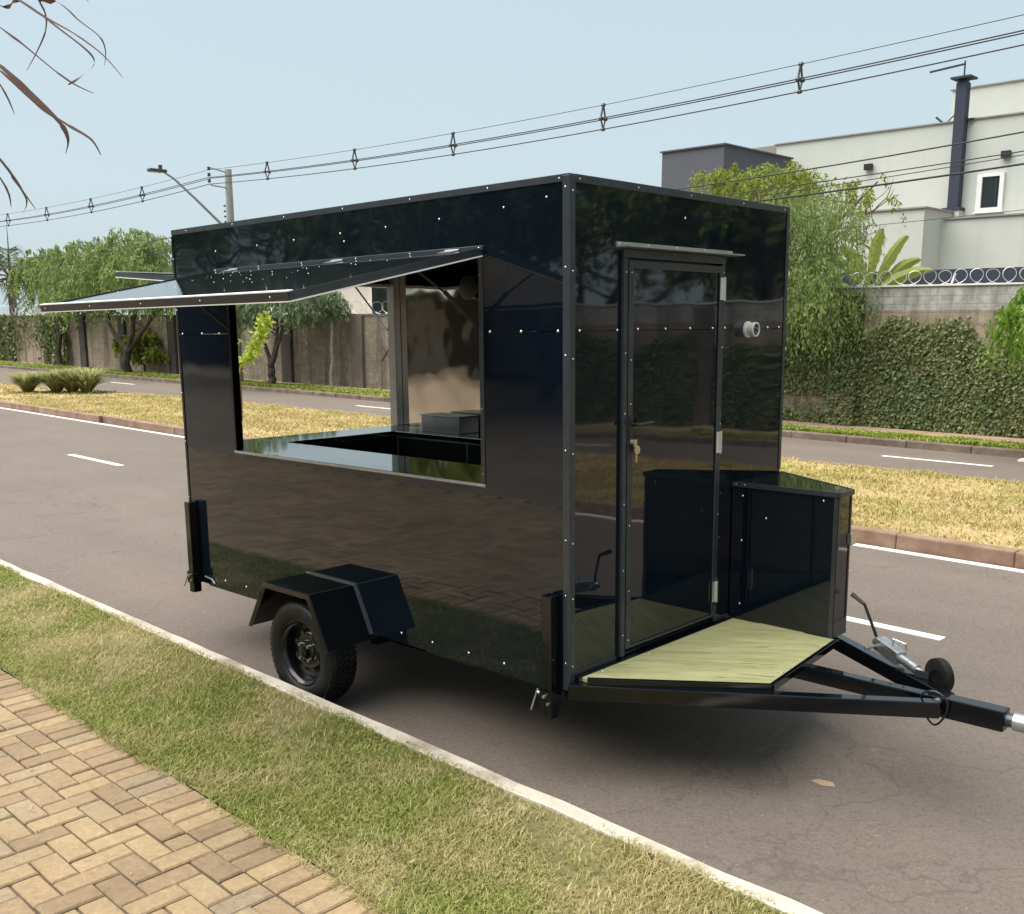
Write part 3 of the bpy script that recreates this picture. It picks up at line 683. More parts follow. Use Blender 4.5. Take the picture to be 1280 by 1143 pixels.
for t in (.2, .5, .85): screw(DK, (.655-.08*t, .52+.72*t, .487), (0, 0, 1), .8)
# storage box on the drawbar
bp = [(.006, 1.272), (.577, 1.272), (.577, 1.405), (.006, W-.004)]
BX = MB().prism(bp, .489, 1.188).build('storage_box', 'black_panel', T)
bt = [(.006, 1.266), (.585, 1.266), (.585, 1.412), (.006, W+.004)]
lidb = MB().prism(bt, 1.189, 1.196).build('box_lid', 'counter_black', BX)
for i in range(4):
    if i == 3: continue
    a, b = bt[i], bt[(i+1) % 4]; MB().bar((*a, 1.186), (*b, 1.186), .007, .024).build('box_trim', 'trim_grey', BX)
MB().box(.5775, .581, 1.272, 1.285, .489, 1.17).box(.5775, .581, 1.392, 1.405, .489, 1.17).box(.5775, .5805, 1.286, 1.391, .489, .57).build('box_trim', 'trim_grey', BX)
MB().box(.556, .577, 1.2665, 1.2715, .489, 1.17).build('box_trim', 'trim_grey', BX)
MB().box(.578, .60, 1.375, 1.425, .93, .985).build('latch', 'aluminium', BX, bevel=.002)
MB().tube([(.578, 1.292, .72), (.586, 1.292, .72)], .012, 10).build('latch', 'plastic_black', BX)
for x, z in ((.065, 1.13), (.065, .90), (.065, .57), (.50, 1.15)): screw(BX, (x, 1.272, z), YN, 1.05)
screw(BX, (.20, 1.272, 1.03), YN, 1.0)
for x in (.03, .08): screw(BX, (x, 1.262, 1.187), YN, .6)
for z in (.52, 1.12, .8): screw(BX, (.582, 1.40, z), XP, .6)
# coupling
zc = zm
MB().box(1.21, 1.50, .853, .927, zc-.042, zc+.042).build('coupling_tube', 'black_paint', T, bevel=.004)
MB().tube([(1.49, .89, zc+.002), (1.535, .89, zc+.002)], .027, 16).build('coupling_bar', 'trim_grey', T, smooth=True)
MB().tube([(1.53, .89, zc+.002), (1.72, .89, zc+.002)], [.036, .036], 16).box(1.60, 1.75, .84, .94, zc-.03, zc+.045).lathe([(-.02, .05), (.05, .052), (.07, .04)], (1.78, .89, zc), 'z', 20).build('coupling_head', 'trim_light', T, smooth=True)
lp = []
for k in range(26):
    a = 2*math.pi*k/25; lp.append((1.235+.052*math.cos(a)+.01*math.sin(2*a), .842-.012*math.sin(a), zc-.005+.075*math.sin(a)))
MB().tube(lp, .0045, 6).build('safety_cable', 'plastic_black', T)
MB().tube([(1.245, .853, zc+.025), (1.245, .828, zc+.025)], .014, 10).tube([(1.245, .853, zc-.018), (1.245, .82, zc-.022)], .013, 10).build('electric_plug', 'galvanised', T)
# jockey wheel, folded along the far drawbar beam
J = empty('jockey_wheel', (.84, 1.22, .50)); J.parent = T
ja, jb = Vector((-.01, -.005, .035)), Vector((.205, -.125, -.008)); jd = (jb-ja).normalized()
def jp(t, up_=0): return ja + jd*t + Vector((0, 0, up_))
MB().bar(jp(.0), jp(.16), .055, .06).build('clamp_bracket', 'galvanised', J, bevel=.003)
MB().tube([jp(-.02), jp(.27)], .021, 14).build('jack_tube', 'galvanised', J, smooth=True)
MB().tube([jp(.25), jp(.31)], .016, 12).build('jack_tube', 'trim_light', J, smooth=True)
MB().tube([ja+Vector((-.005, -.01, .02)), ja+Vector((-.012, -.02, .05)), ja+Vector((-.058, -.04, .175)), ja+Vector((-.062, -.042, .18)), ja+Vector((-.125, -.03, .212))], [.007, .007, .007, .008, .012], 8).build('crank_handle', 'plastic_black', J)
MB().tube([jp(.10, .035), jp(.10, .06), jp(.17, .062)+Vector((0, .03, 0)), jp(.17, .03)+Vector((0, .03, 0))], .0055, 8).build('clamp_lever', 'galvanised', J)
MB().tube([ja+Vector((.0, -.03, -.01)), ja+Vector((-.02, -.10, -.01))], .007, 8).build('clamp_bolt', 'galvanised', J)
sd2 = jd.cross(Vector((0, 0, 1))).normalized()
we = jp(.36)+Vector((.0, .035, .012))
for s2 in (-.028, .028): MB().bar(jp(.29)+sd2*s2, we+sd2*s2, .005, .032).build('wheel_fork', 'trim_grey', J)
wt = bpy.data.objects.new('small_tyre', MB().lathe([(-.02, .026), (-.021, .068), (-.014, .077), (.014, .077), (.021, .068), (.02, .026)], (0, 0, 0), 'z', 32, True).lathe([(-.016, .03), (.016, .03)], (0, 0, 0), 'z', 20).mesh('small_tyre', M['rubber'], True))
COL.objects.link(wt); wt.parent = J; wt.location = we + Vector((.02, .005, 0)); wt.rotation_euler = (sd2).to_track_quat('Z', 'Y').to_euler()
e_ = wt.modifiers.new('edges', 'EDGE_SPLIT'); e_.split_angle = R(40)
# steel box and bent wire standing on the far counter inside (own things)
def wl(p): return T.matrix_basis @ Vector(p)
mtx = Matrix.Translation((0, 0, 0)) @ T.rotation_euler.to_matrix().to_4x4()
fb = empty('steel_tray', mtx @ Vector((-2.40, 1.57, CT)), T.rotation_euler); tag(fb, 'small grey steel tray box standing on the counter inside the trailer', 'tray')
MB().box(-.19, .19, -.09, .09, .0, .11).box(-.2, .2, -.1, .1, .1105, .118).build('tray_body', 'steel_sheet', fb, bevel=.004)

# ------------------------------------------------------------------ long wall with its pilasters
WY = 14.6
wl1 = empty('boundary_wall', (-30, WY, .08)); tag(wl1, 'long stained tan block wall with dark pilasters behind the left trees', 'wall')
def wpart(parent, bx, nm, mt, bev=0): 
    o = MB().box(*bx).build(nm, mt, parent, bevel=bev); o.matrix_parent_inverse = Matrix.Translation(-Vector(parent.location)); return o
PX = [-74, -69.5, -65, -60.5, -56, -50.3, -46, -42.2, -38.5, -35.0, -31.2, -27.6, -24.1, -20.6, -17.2, -13.8, -10.4]
for a, b in zip(PX[:-1], PX[1:]):
    wpart(wl1, (a+.001, b-.001, WY+.06, WY+.2, 0, 2.08), 'wall_bay', 'wall_tan' if b < -27 else 'wall_grey')
for x in PX[:-1]: wpart(wl1, (x-.26, x+.26, WY-.04, WY+.24, 0, 2.10), 'pilaster', 'pilaster_dark' if x < -23 else 'pilaster_mid', .01)
wpart(wl1, (PX[0], PX[-1], WY+.03, WY+.23, 2.082, 2.13), 'coping', 'pilaster_mid')
# the scratched letters on the grey bay
for s_ in ([(-19.55, 1.26), (-19.2, .88)], [(-19.2, 1.26), (-19.58, .86)], [(-19.02, .90), (-18.93, 1.22), (-18.83, .95), (-18.72, 1.22), (-18.62, .9)]):
    for a, b in zip(s_[:-1], s_[1:]):
        o = MB().bar((a[0], WY+.0575, a[1]), (b[0], WY+.0575, b[1]), .004, .045, (0, 1, 0)).build('scratched_letter', 'pilaster_dark', wl1); o.matrix_parent_inverse = Matrix.Translation(-Vector(wl1.location))
wl2 = empty('ivy_wall', (-2, WY, .08)); tag(wl2, 'higher wall with whitewashed top courses and ivy below, facing the trailer front', 'wall')
wpart(wl2, (-10.4, 30, WY, WY+.2, 0, 2.14), 'wall_base', 'wall_tan'); wpart(wl2, (-10.4, 30, WY+.03, WY+.2, 2.142, 2.545), 'wall_top', 'wall_white')
wpart(wl2, (-10.42, 30, WY+.0, WY+.22, 2.547, 2.575), 'coping', 'white_metal')
for x in (-6.05, 1.2, 8.5, 15.7): wpart(wl2, (x-.21, x+.21, WY-.16, WY-.002, 0, 2.48), 'pilaster', 'pilaster_mid', .01)
# ivy leaves
def ivy_density(x, z):
    top = 1.80+.16*np.sin(x*2.3)+.10*np.sin(x*5.9+1)+.22*np.exp(-((x+3.9)/.12)**2)+.2*np.exp(-((x+2.9)/.2)**2)
    d = np.clip((top-z)/.22+.5, 0, 1)
    hole = np.sin(x*1.7+z*3)*np.sin(x*3.1-z*2.2)
    d = d*np.where(hole > .86, .35, 1)
    low = (z < .62) & (x < -6.3) & (np.sin(x*3)*.1+.36 < z); d = np.where(low, .12, d)
    return np.where(np.abs(x+6.05) < .3, np.clip((2.5-z)/.1, 0, 1), d)
g = np.random.default_rng(5)
N = 125000; x = g.uniform(-10.2, 12, N); z = g.uniform(.1, 2.55, N); k = g.uniform(0, 1, N) < ivy_density(x, z); x, z = x[k], z[k]; n_ = len(x)
onp = np.abs(x+6.05) < .23
sidep = onp & (g.uniform(0, 1, n_) < .3); x = np.where(sidep, -5.82+np.abs(g.normal(0, .02, n_)), x)
y = WY - np.where(sidep, g.uniform(0, .17, n_), np.where(onp, .17, .01)) - np.abs(g.normal(0, .035, n_)) - .03*np.abs(np.sin(x*4+z*3))
sz = g.uniform(.018, .040, n_)
nr = np.stack([g.normal(0, .45, n_), np.full(n_, -1.), g.normal(.35, .45, n_)], -1); nr /= np.linalg.norm(nr, axis=1)[:, None]
ax = np.cross(nr, np.stack([g.normal(0, .5, n_), g.normal(0, .3, n_), np.full(n_, -1.)], -1)); ax /= np.linalg.norm(ax, axis=1)[:, None]
bx_ = np.cross(nr, ax); c_ = np.stack([x, y, z], -1)
V = np.stack([c_-bx_*sz[:, None], c_+ax*sz[:, None]*.8-bx_*.15*sz[:, None], c_+bx_*sz[:, None], c_-ax*sz[:, None]*.8-bx_*.15*sz[:, None]], 1)
iv = quads('ivy', V, 'leaf_ivy'); tag(iv, 'dense dark green ivy creeping over the whitewashed wall', 'ivy')
# ivy patch on the tan wall far left
N = 9000; x = g.uniform(-56, -39.8, N); z = g.uniform(.1, 2.15, N); k = g.uniform(0, 1, N) < np.clip((.6+.5*np.sin(x*.8+2)+(z-1)*.3), 0, 1); x, z = x[k], z[k]; n_ = len(x)
sz = g.uniform(.05, .11, n_); c_ = np.stack([x, WY-.06-np.abs(g.normal(0, .06, n_)), z], -1)
a_ = g.normal(0, .4, (n_, 3)); a_[:, 0] += 1; a_ /= np.linalg.norm(a_, axis=1)[:, None]; b_ = np.cross(a_, np.array([0, 1, .3])+g.normal(0, .3, (n_, 3))); b_ /= np.linalg.norm(b_, axis=1)[:, None]
iv2 = quads('ivy', np.stack([c_-b_*sz[:, None], c_+a_*sz[:, None]*.8, c_+b_*sz[:, None], c_-a_*sz[:, None]*.8], 1), 'leaf_ivy'); tag(iv2, 'ivy patch on the tan block wall under the palm', 'ivy')
# razor wire coils
def coil(x0, x1, z, r, pitch, label, posts):
    o = empty('razor_wire', ((x0+x1)/2, WY+.1, z)); tag(o, label, 'razor wire')
    pts = []; nn = int((x1-x0)/pitch*18)
    for i in range(nn+1):
        t = i/18*2*math.pi; xx = x0+(x1-x0)*i/nn - (x0+x1)/2
        pts.append((xx+pitch*.55*math.cos(t), r*math.cos(t)*.55, r+r*math.sin(t)*(1+.08*math.sin(i*.13))))
    MB().tube(pts, .0062, 3, False).build('wire_coil', 'wire_galv', o)
    for px in posts: MB().bar((px-(x0+x1)/2, 0, 0), (px-(x0+x1)/2+.05, 0, r*1.5), .03, .03, (0, 1, 0)).build('wire_post', 'white_metal', o)
    return o
coil(-6.3, 4, 2.565, .125, .26, 'coiled razor wire along the top of the whitewashed wall', (-5.9, -4.3, -2.9, -1.5, 0, 1.5, 3))
coil(-58, -38, 2.12, .22, .5, 'coiled razor wire with white posts on the tan wall under the palm', (-52, -48.5, -45.5, -42.5, -40))
coil(-28, -17.5, 2.12, .17, .45, 'coiled razor wire on the grey wall bays behind the sapling', (-27, -24, -21, -18.2))

# ------------------------------------------------------------------ house behind the wall
HY = 24.0
H = empty('white_house', (-9, HY, .08)); tag(H, 'large white modern house with flat roofs behind the whitewashed wall', 'house')
def hp(bx, nm, mt, parent=None, bev=0): 
    o = MB().box(*bx).build(nm, mt, parent or H, bevel=bev)
    if parent is None: o.matrix_parent_inverse = Matrix.Translation(-Vector(H.location))
    return o
hp((-13.2, 14, HY, HY+9, 0, 6.84), 'wall', 'house_white'); hp((-14.2, -13.201, HY+.2, HY+8, 0, 6.88), 'stone_wall', 'house_stone')
hp((-13.25, 14.05, HY-.05, HY+9.05, 6.842, 6.875), 'parapet_cap', 'house_stone')
hp((-9.2, 14, HY+2.2, HY+8.5, 6.902, 8.05), 'upper_storey', 'house_white'); hp((-9.25, 14.05, HY+2.15, HY+8.55, 8.052, 8.085), 'parapet_cap', 'house_stone')
hp((-12.5, -7.95, HY-2.0, HY-.001, 0, 4.60), 'wing', 'house_white'); hp((-12.54, -7.90, HY-2.05, HY-.001, 4.602, 4.64), 'parapet_cap', 'house_stone')
hp((-7.949, 14, HY-.9, HY-.001, 0, 4.40), 'wing', 'house_white'); hp((-7.899, 14.05, HY-.95, HY-.001, 4.402, 4.44), 'parapet_cap', 'house_stone')
hp((-14.55, -12.6, HY-3.6, HY-.2, 0, 6.38), 'grey_block', 'house_grey'); hp((-14.6, -12.55, HY-3.65, HY-.15, 6.382, 6.42), 'parapet_cap', 'house_grey')
hp((-9.3, 8, HY-4.9, HY-4.7, 0, 3.02), 'fence_panel', 'chimney_blue')
hp((-11.2, -9.301, HY-5.2, HY-4.7, 0, 3.2), 'porch_wall', 'house_white_rough')
ch = hp((-8.13, -7.86, HY-.26, HY-.02, 4.74, 7.72), 'chimney', 'chimney_blue', bev=.01)
def sub(p, bx, nm, mt): return hp(bx, nm, mt, p)
sub(ch, (-8.10, -7.89, HY-.23, HY-.05, 7.721, 7.80), 'flue', 'plastic_black'); sub(ch, (-8.24, -7.75, HY-.37, HY+.1, 7.801, 7.85), 'chimney_cap', 'chimney_blue')
sub(ch, (-8.22, -7.77, HY-.35, HY-.003, 4.66, 4.739), 'chimney_foot', 'chimney_blue'); hp((-8.2, -7.79, HY-.33, HY-.002, 4.441, 4.659), 'chimney_plinth', 'house_white')
o = MB().bar((-7.86, HY-.15, 6.85), (-6.9, HY+.6, 6.93), .04, .04).bar((-7.86, HY-.15, 6.85), (-7.3, HY+.4, 6.91), .04, .04).build('brace', 'plastic_black', ch)
wn = MB().box(-7.50, -7.38, HY-.08, HY-.001, 4.62, 5.52).box(-6.96, -6.86, HY-.08, HY-.001, 4.62, 5.52).box(-7.379, -6.961, HY-.08, HY-.001, 5.44, 5.52).box(-7.379, -6.961, HY-.08, HY-.001, 4.62, 4.70).build('window', 'white_metal', H); wn.matrix_parent_inverse = Matrix.Translation(-Vector(H.location)); sub(wn, (-7.378, -6.962, HY-.02, HY-.002, 4.701, 5.439), 'pane', 'glass_dark')
sub(wn, (-7.06, -7.03, HY-.04, HY-.021, 4.70, 5.44), 'mullion', 'trim_grey'); sub(wn, (-7.53, -6.83, HY-.10, HY-.001, 4.575, 4.619), 'sill', 'white_metal')
for x, z in ((-10.37, 5.97), (-6.86, 5.93)): hp((x-.11, x+.11, HY-.14, HY-.02, z-.08, z+.08), 'floodlight', 'plastic_black', bev=.01)
an = MB().tube([(-8.45, HY+1.0, 6.9), (-8.45, HY+1.0, 8.5)], .022, 6).tube([(-8.45, HY+1.0, 8.42), (-9.25, HY+.75, 8.30)], .028, 6).tube([(-8.9, HY+.9, 6.9), (-8.45, HY+1.0, 7.35)], .018, 5).tube([(-9.1, HY+1.0, 7.2), (-8.75, HY+1.0, 6.9)], .03, 5).build('antenna', 'trim_grey', H); an.matrix_parent_inverse = Matrix.Translation(-Vector(H.location))
# rendered building seen through the hatch
H2 = empty('pale_building', (-29, 20, .08)); tag(H2, 'low pale rough rendered building with one dark window behind the grey wall', 'building')
def h2(bx, nm, mt, parent=None):
    o = MB().box(*bx).build(nm, mt, parent or H2)
    if parent is None: o.matrix_parent_inverse = Matrix.Translation(-Vector(H2.location))
    return o
h2((-38, -24, 20, 27, 0, 3.35), 'wall', 'house_white_rough'); h2((-38.1, -23.9, 19.9, 27.1, 3.352, 3.42), 'parapet_cap', 'pilaster_mid')
w2 = h2((-26.75, -25.3, 19.96, 19.999, 2.1, 3.15), 'window', 'white_metal'); h2((-26.7, -25.45, 19.945, 19.959, 2.15, 3.12), 'pane', 'glass_dark', w2)
# dark shed across the yard (mirrored in the trailer side)
S = empty('dark_shed', (-12, -22, KH)); tag(S, 'long dark shed across the yard mirrored in the trailer side', 'shed')
for bx, nm, mt in (((-42, 14, -26, -22, 0, 2.9), 'wall', 'shed_dark'), ((-43, 15, -26.5, -20.2, 2.902, 3.1), 'roof', 'house_grey')):
    o = MB().box(*bx).build(nm, mt, S); o.matrix_parent_inverse = Matrix.Translation(-Vector(S.location))
for x in (-36, -28, -20, -12, -4, 4):
    o = MB().box(x-1.4, x+1.4, -21.999, -21.95, .1, 2.4).build('door', 'house_stone', S); o.matrix_parent_inverse = Matrix.Translation(-Vector(S.location))

# ------------------------------------------------------------------ trees
def limb(mb, a, b, r0, r1, bend, seed, n=7):
    g_ = random.Random(seed); a, b = Vector(a), Vector(b); pts = []; rs = []
    off = Vector((g_.uniform(-1, 1), g_.uniform(-1, 1), g_.uniform(-.3, .3)))*bend
    for i in range(n):
        t = i/(n-1); p_ = a.lerp(b, t) + off*math.sin(math.pi*t) + Vector((g_.gauss(0, .02), g_.gauss(0, .02), 0)); pts.append(p_); rs.append(r0+(r1-r0)*t)
    mb.tube(pts, rs, 8)
    return pts
def crown_leaves(cl, n_str, leaves, droop, ll, lw, seed, spread=.35, outw=.5):
    """cl: list of clumps (cx,cy,cz,r). Hanging strands start in the clumps and droop with small leaflets."""
    g_ = np.random.default_rng(seed); cl = np.array(cl, float); wts = cl[:, 3]**2; wts /= wts.sum()
    idx = g_.choice(len(cl), n_str, p=wts)
    d = g_.normal(0, 1, (n_str, 3)); d /= np.linalg.norm(d, axis=1)[:, None]
    st = cl[idx, :3] + d*(cl[idx, 3]*g_.uniform(.35, 1, n_str)**.6)[:, None]*np.array([1, 1, .72])
    oh = d.copy(); oh[:, 2] = 0
    ln = g_.uniform(.4, 1.1, n_str)*droop
    t = g_.uniform(0, 1, (n_str, leaves))
    pos = st[:, None] + oh[:, None]*(np.sqrt(t)*outw*ln[:, None])[:, :, None]
    pos[:, :, 2] += .12*ln[:, None]*np.sin(np.pi*t) - ln[:, None]*t**1.35
    pos += g_.normal(0, .035*droop, pos.shape); pos = pos.reshape(-1, 3); N_ = len(pos)
    dr = g_.normal(0, spread, (N_, 3)); dr[:, 2] -= .75; dr /= np.linalg.norm(dr, axis=1)[:, None]
    sd_ = np.cross(dr, g_.normal(0, 1, (N_, 3))); sd_ /= np.linalg.norm(sd_, axis=1)[:, None]
    l_ = (ll*g_.uniform(.6, 1.3, N_))[:, None]; w_ = (lw*g_.uniform(.7, 1.3, N_))[:, None]
    return np.stack([pos, pos+dr*l_*.45+sd_*w_, pos+dr*l_, pos+dr*l_*.45-sd_*w_], 1)
def clumps(c, r, n_, cr, seed, zmin=-.6):
    g_ = random.Random(seed); o = []
    while len(o) < n_:
        d = Vector((g_.gauss(0, 1), g_.gauss(0, 1), g_.gauss(0, 1))).normalized()
        if d.z < zmin: continue
        s_ = g_.uniform(.35, 1)**.5
        o.append((c[0]+d.x*r[0]*s_, c[1]+d.y*r[1]*s_, c[2]+d.z*r[2]*s_, cr*g_.uniform(.6, 1.25)))
    return o
def tree(name, label, base, fork, limbs, r0, cl, n_str, leaves, droop, ll, lw, mat, seed, bark='bark', spread=.35, outw=.5, group=None):
    t_ = empty(name, base); tag(t_, label, 'tree', group)
    B = Vector(base); mb = MB()
    limb(mb, (0, 0, -.05), Vector(fork)-B, r0, r0*.78, .06, seed)
    for i, e in enumerate(limbs):
        pts = limb(mb, Vector(fork)-B-Vector((0, 0, .08)), Vector(e)-B, r0*.62, r0*.16, .22, seed+i+1)
        for j in range(3):
            q_ = pts[3+j]; c0 = cl[(i*5+j*3) % len(cl)]
            limb(mb, q_, q_+(Vector(c0[:3])-B-q_)*.7, r0*.22, r0*.05, .15, seed*3+i+j)
    mb.build('trunk', bark, t_, smooth=True)
    V_ = crown_leaves(cl, n_str, leaves, droop, ll, lw, seed, spread, outw) - np.array(base)
    quads('crown', V_, mat, t_); return t_
G_ = 'pepper trees along the far wall'
tA = tree('pepper_tree', 'broad drooping pepper tree with forked dark trunk before the tan wall', (-32.5, 13.55, .1), (-32.3, 13.5, .95), [(-33.6, 13.4, 2.7), (-31.0, 13.3, 2.8), (-30.2, 13.7, 2.4), (-32.6, 14.1, 3.4)], .17,
     clumps((-32.9, 13.6, 3.35), (4.3, 1.8, 1.5), 44, .66, 21, -.4), 900, 36, 1.15, .17, .027, 'leaf_pepper', 31)
tB = tree('pepper_tree', 'smaller green tree between the palm and the broad pepper tree', (-39.8, 14.2, .1), (-39.7, 14.2, 1.3), [(-40.8, 14.1, 2.8), (-38.9, 14.1, 2.9), (-39.8, 14.3, 3.3)], .12,
     clumps((-39.0, 14.2, 3.35), (2.0, 1.2, 1.35), 24, .6, 22, -.45), 520, 34, .85, .19, .034, 'leaf_pepper', 32)
tC = tree('pepper_tree', 'pepper tree with forked trunk seen through the serving hatch', (-22.85, 13.2, .1), (-22.8, 13.2, .75), [(-23.7, 13.2, 2.1), (-22.0, 13.1, 2.2), (-22.9, 13.5, 2.5)], .12,
     clumps((-23.0, 13.3, 2.75), (2.1, 1.2, 1.0), 24, .5, 23, -.4), 460, 34, .95, .15, .026, 'leaf_pepper_grey', 33)
tD = tree('pepper_tree', 'tall wispy pepper tree overhanging the whitewashed wall beside the trailer', (-8.3, 14.05, .1), (-8.2, 14.05, 1.3), [(-7.3, 14.0, 3.6), (-8.7, 14.1, 3.9), (-6.5, 14.0, 3.5), (-7.8, 14.1, 4.3)], .14,
     clumps((-7.35, 13.95, 3.0), (1.75, .8, 1.35), 46, .40, 24, -.75), 820, 32, 1.2, .10, .0125, 'leaf_pepper', 34)
tE = tree('pepper_tree', 'bright green tree overhanging the road before the ivy wall', (-1.35, 13.0, .1), (-1.4, 13.0, 1.0), [(-2.1, 12.9, 2.0), (-1.0, 12.9, 2.2), (-1.5, 13.3, 2.3)], .09,
     clumps((-1.75, 12.95, 2.05), (.98, .8, .42), 20, .32, 25, -.4), 420, 34, .75, .10, .017, 'leaf_bright', 35)
tF = tree('yellow_bush', 'low yellow green bush behind the forked trunk of the broad pepper tree', (-32.6, 14.2, .1), (-32.6, 14.2, .5), [(-33.2, 14.2, 1.1), (-32.0, 14.2, 1.1)], .05,
     clumps((-32.7, 14.15, 1.0), (1.2, .3, .65), 12, .3, 26), 200, 26, .4, .16, .04, 'leaf_yellow', 36)
tG = tree('yellow_bush', 'yellow green crown behind the rear edge of the trailer roof', (-28.2, 15.4, .1), (-28.2, 15.4, 2.0), [(-28.6, 15.4, 3.3), (-27.8, 15.4, 3.4)], .09,
     clumps((-28.0, 15.4, 3.5), (1.5, .8, 1.2), 14, .5, 27), 240, 28, .7, .18, .04, 'leaf_yellow', 37)
for o in (tA, tB, tC, tD, tE): o['group'] = G_
# feathery crown with bare twigs standing behind the trailer roof
tH = tree('feathery_tree', 'sparse feathery yellow green tree with bare twigs before the white house', (-8.6, 16.6, .1), (-8.5, 16.6, 2.6), [(-9.6, 16.6, 4.6), (-8.6, 16.6, 4.9), (-6.6, 16.5, 4.6), (-7.3, 16.6, 4.2)], .10,
     clumps((-9.3, 16.6, 4.75), (1.5, .8, .45), 20, .34, 28) + clumps((-6.9, 16.5, 4.4), (.7, .4, .5), 5, .2, 29), 330, 24, .5, .10, .018, 'leaf_yellow', 38, 'twig', .7, .8)
tw = MB(); g2 = random.Random(4)
for i in range(36):
    a = Vector((-1.0+g2.uniform(1.6, 2.9), g2.uniform(-.2, .2), 3.0+g2.uniform(.2, 1.0))); d = Vector((g2.uniform(-.35, .7), g2.uniform(-.2, .2), g2.uniform(.2, .8)))
    limb(tw, a, a+d, .014, .004, .12, i, 6)
tw.build('twigs', 'twig', tH)
# thin pale tree stem by the grey wall
ps = empty('slender_tree', (-21.3, 14.2, .1)); tag(ps, 'slender pale tree stem standing against the grey wall', 'tree')
limb_mb = MB(); limb(limb_mb, (0, 0, 0), (.15, 0, 2.3), .055, .035, .05, 9); limb_mb.build('trunk', 'bark_pale', ps, smooth=True)
quads('crown', crown_leaves([(.15, 0, 2.4, .35)], 60, 26, .5, .14, .026, 77), 'leaf_pepper_grey', ps)
# sapling on the median
sp = empty('sapling', (-14.27, 7.03, .12)); tag(sp, 'thin young sapling with bright lime leaves on the dry median', 'sapling')
mb = MB(); stem = [(0, 0, 0), (.03, 0, .35), (.02, 0, .8), (.10, .02, 1.08), (.42, .05, 1.30), (.68, .08, 1.62), (.82, .1, 1.9)]
mb.tube(stem, [.025, .022, .018, .015, .011, .008, .004], 7); mb.tube([(-.03, .02, 0), (-.09, 0, .35), (-.03, 0, .75)], .012, 6); mb.tube([(.02, 0, .8), (-.1, 0, 1.2), (-.18, 0, 1.45)], [.012, .008, .004], 6); mb.build('stem', 'twig', sp, smooth=True)
gq = np.random.default_rng(3); SP = np.array(stem[3:]); pos = []
for i in range(330):
    s_ = gq.uniform(0, 3); k = int(s_); p_ = SP[k]*(1-(s_-k))+SP[k+1]*(s_-k); pos.append(p_+gq.normal(0, .055, 3))
for i in range(50): pos.append(np.array([-.18, 0, 1.45])+gq.normal(0, .07, 3))
pos = np.array(pos); n_ = len(pos); d = gq.normal(0, .6, (n_, 3)); d[:, 2] -= .1; d /= np.linalg.norm(d, axis=1)[:, None]; s_ = np.cross(d, gq.normal(0, 1, (n_, 3))); s_ /= np.linalg.norm(s_, axis=1)[:, None]
quads('leaves', np.stack([pos, pos+d*.06+s_*.028, pos+d*.13, pos+d*.06-s_*.028], 1), 'leaf_lime', sp)
# tufts of ornamental grass on the median
tufts = [(-24.35, 7.72, .72), (-24.0, 7.98, .76), (-23.65, 8.2, .80), (-24.85, 7.2, .66)]
for i, (x, y, h) in enumerate(tufts):
    g_ = np.random.default_rng(50+i); n_ = 700; a = g_.uniform(0, 2*np.pi, n_); r_ = g_.uniform(.15, 1, n_)*h*1.05; hh = h*g_.uniform(.5, 1.1, n_)
    V_ = np.zeros((n_, 4, 2, 3))
    for k, (t, ww) in enumerate(((0, .8), (.4, 1), (.75, .7), (1, .1))):
        c_ = np.stack([np.cos(a)*(.08+r_*t**1.6), np.sin(a)*(.08+r_*t**1.6), hh*(t*1.25-.5*t**3)], -1); wv = np.stack([-np.sin(a), np.cos(a), np.zeros(n_)], -1)*.013*ww
        V_[:, k, 0] = c_-wv; V_[:, k, 1] = c_+wv
    o = strips('grass_tuft', V_, 'grass_tuft'); o.location = (x, y, .11)
    tag(o, 'pale green tuft of long bladed grass clumped on the median', 'grass tuft', 'long grass tufts on the median')
# palms
def frond(base, d, length, drop, n_, ll, lw, seed, twist=.2):
    g_ = np.random.default_rng(seed); d = np.array(d, float); d /= np.linalg.norm(d)
    t = np.linspace(0, 1, 14); P_ = np.array(base)[None] + d[None]*(length*t)[:, None]; P_[:, 2] -= drop*t**2.2
    lf = []
    for i in range(n_):
        s_ = .12+.88*i/(n_-1); k = min(int(s_*13), 12); f_ = s_*13-k; p_ = P_[k]*(1-f_)+P_[k+1]*f_; tg = P_[k+1]-P_[k]; tg /= np.linalg.norm(tg)
        sd_ = np.cross(tg, [0, 0, 1]); sd_ /= np.linalg.norm(sd_)+1e-9
        for s2 in (-1, 1):
            l_ = ll*(.55+.6*math.sin(math.pi*min(1, s_*.9+.08)))*g_.uniform(.8, 1.15)
            o_ = sd_*s2*.75+tg*.55+np.array([0, 0, g_.uniform(-.1, .25)]); o_ /= np.linalg.norm(o_)
            q0, q1, q2 = p_, p_+o_*l_*.55, p_+o_*l_*.95+np.array([0, 0, -l_*.38])
            wv = np.cross(o_, [0, 0, 1.]); wv = (wv/(np.linalg.norm(wv)+1e-9)+np.array([0, 0, g_.uniform(-.6, .6)]))*lw
            lf.append([[q0-wv*.5, q0+wv*.5], [q1-wv, q1+wv], [q2-wv*.1, q2+wv*.1]])
    return P_, np.array(lf)
pl = empty('palm_tree', (-52.0, 17.0, .08)); tag(pl, 'feather palm with arching green fronds behind the tan wall', 'palm')
MB().tube([(0, 0, 0), (.1, 0, 1.5), (.05, 0, 3.0), (0, 0, 3.9)], [.24, .2, .19, .22], 12).build('trunk', 'palm_trunk', pl, smooth=True)
MB().tube([(.1, 0, 3.9), (.12, 0, 5.2), (.05, .05, 6.6)], [.07, .035, .008], 8).build('spear_leaf', 'leaf_palm', pl, smooth=True)
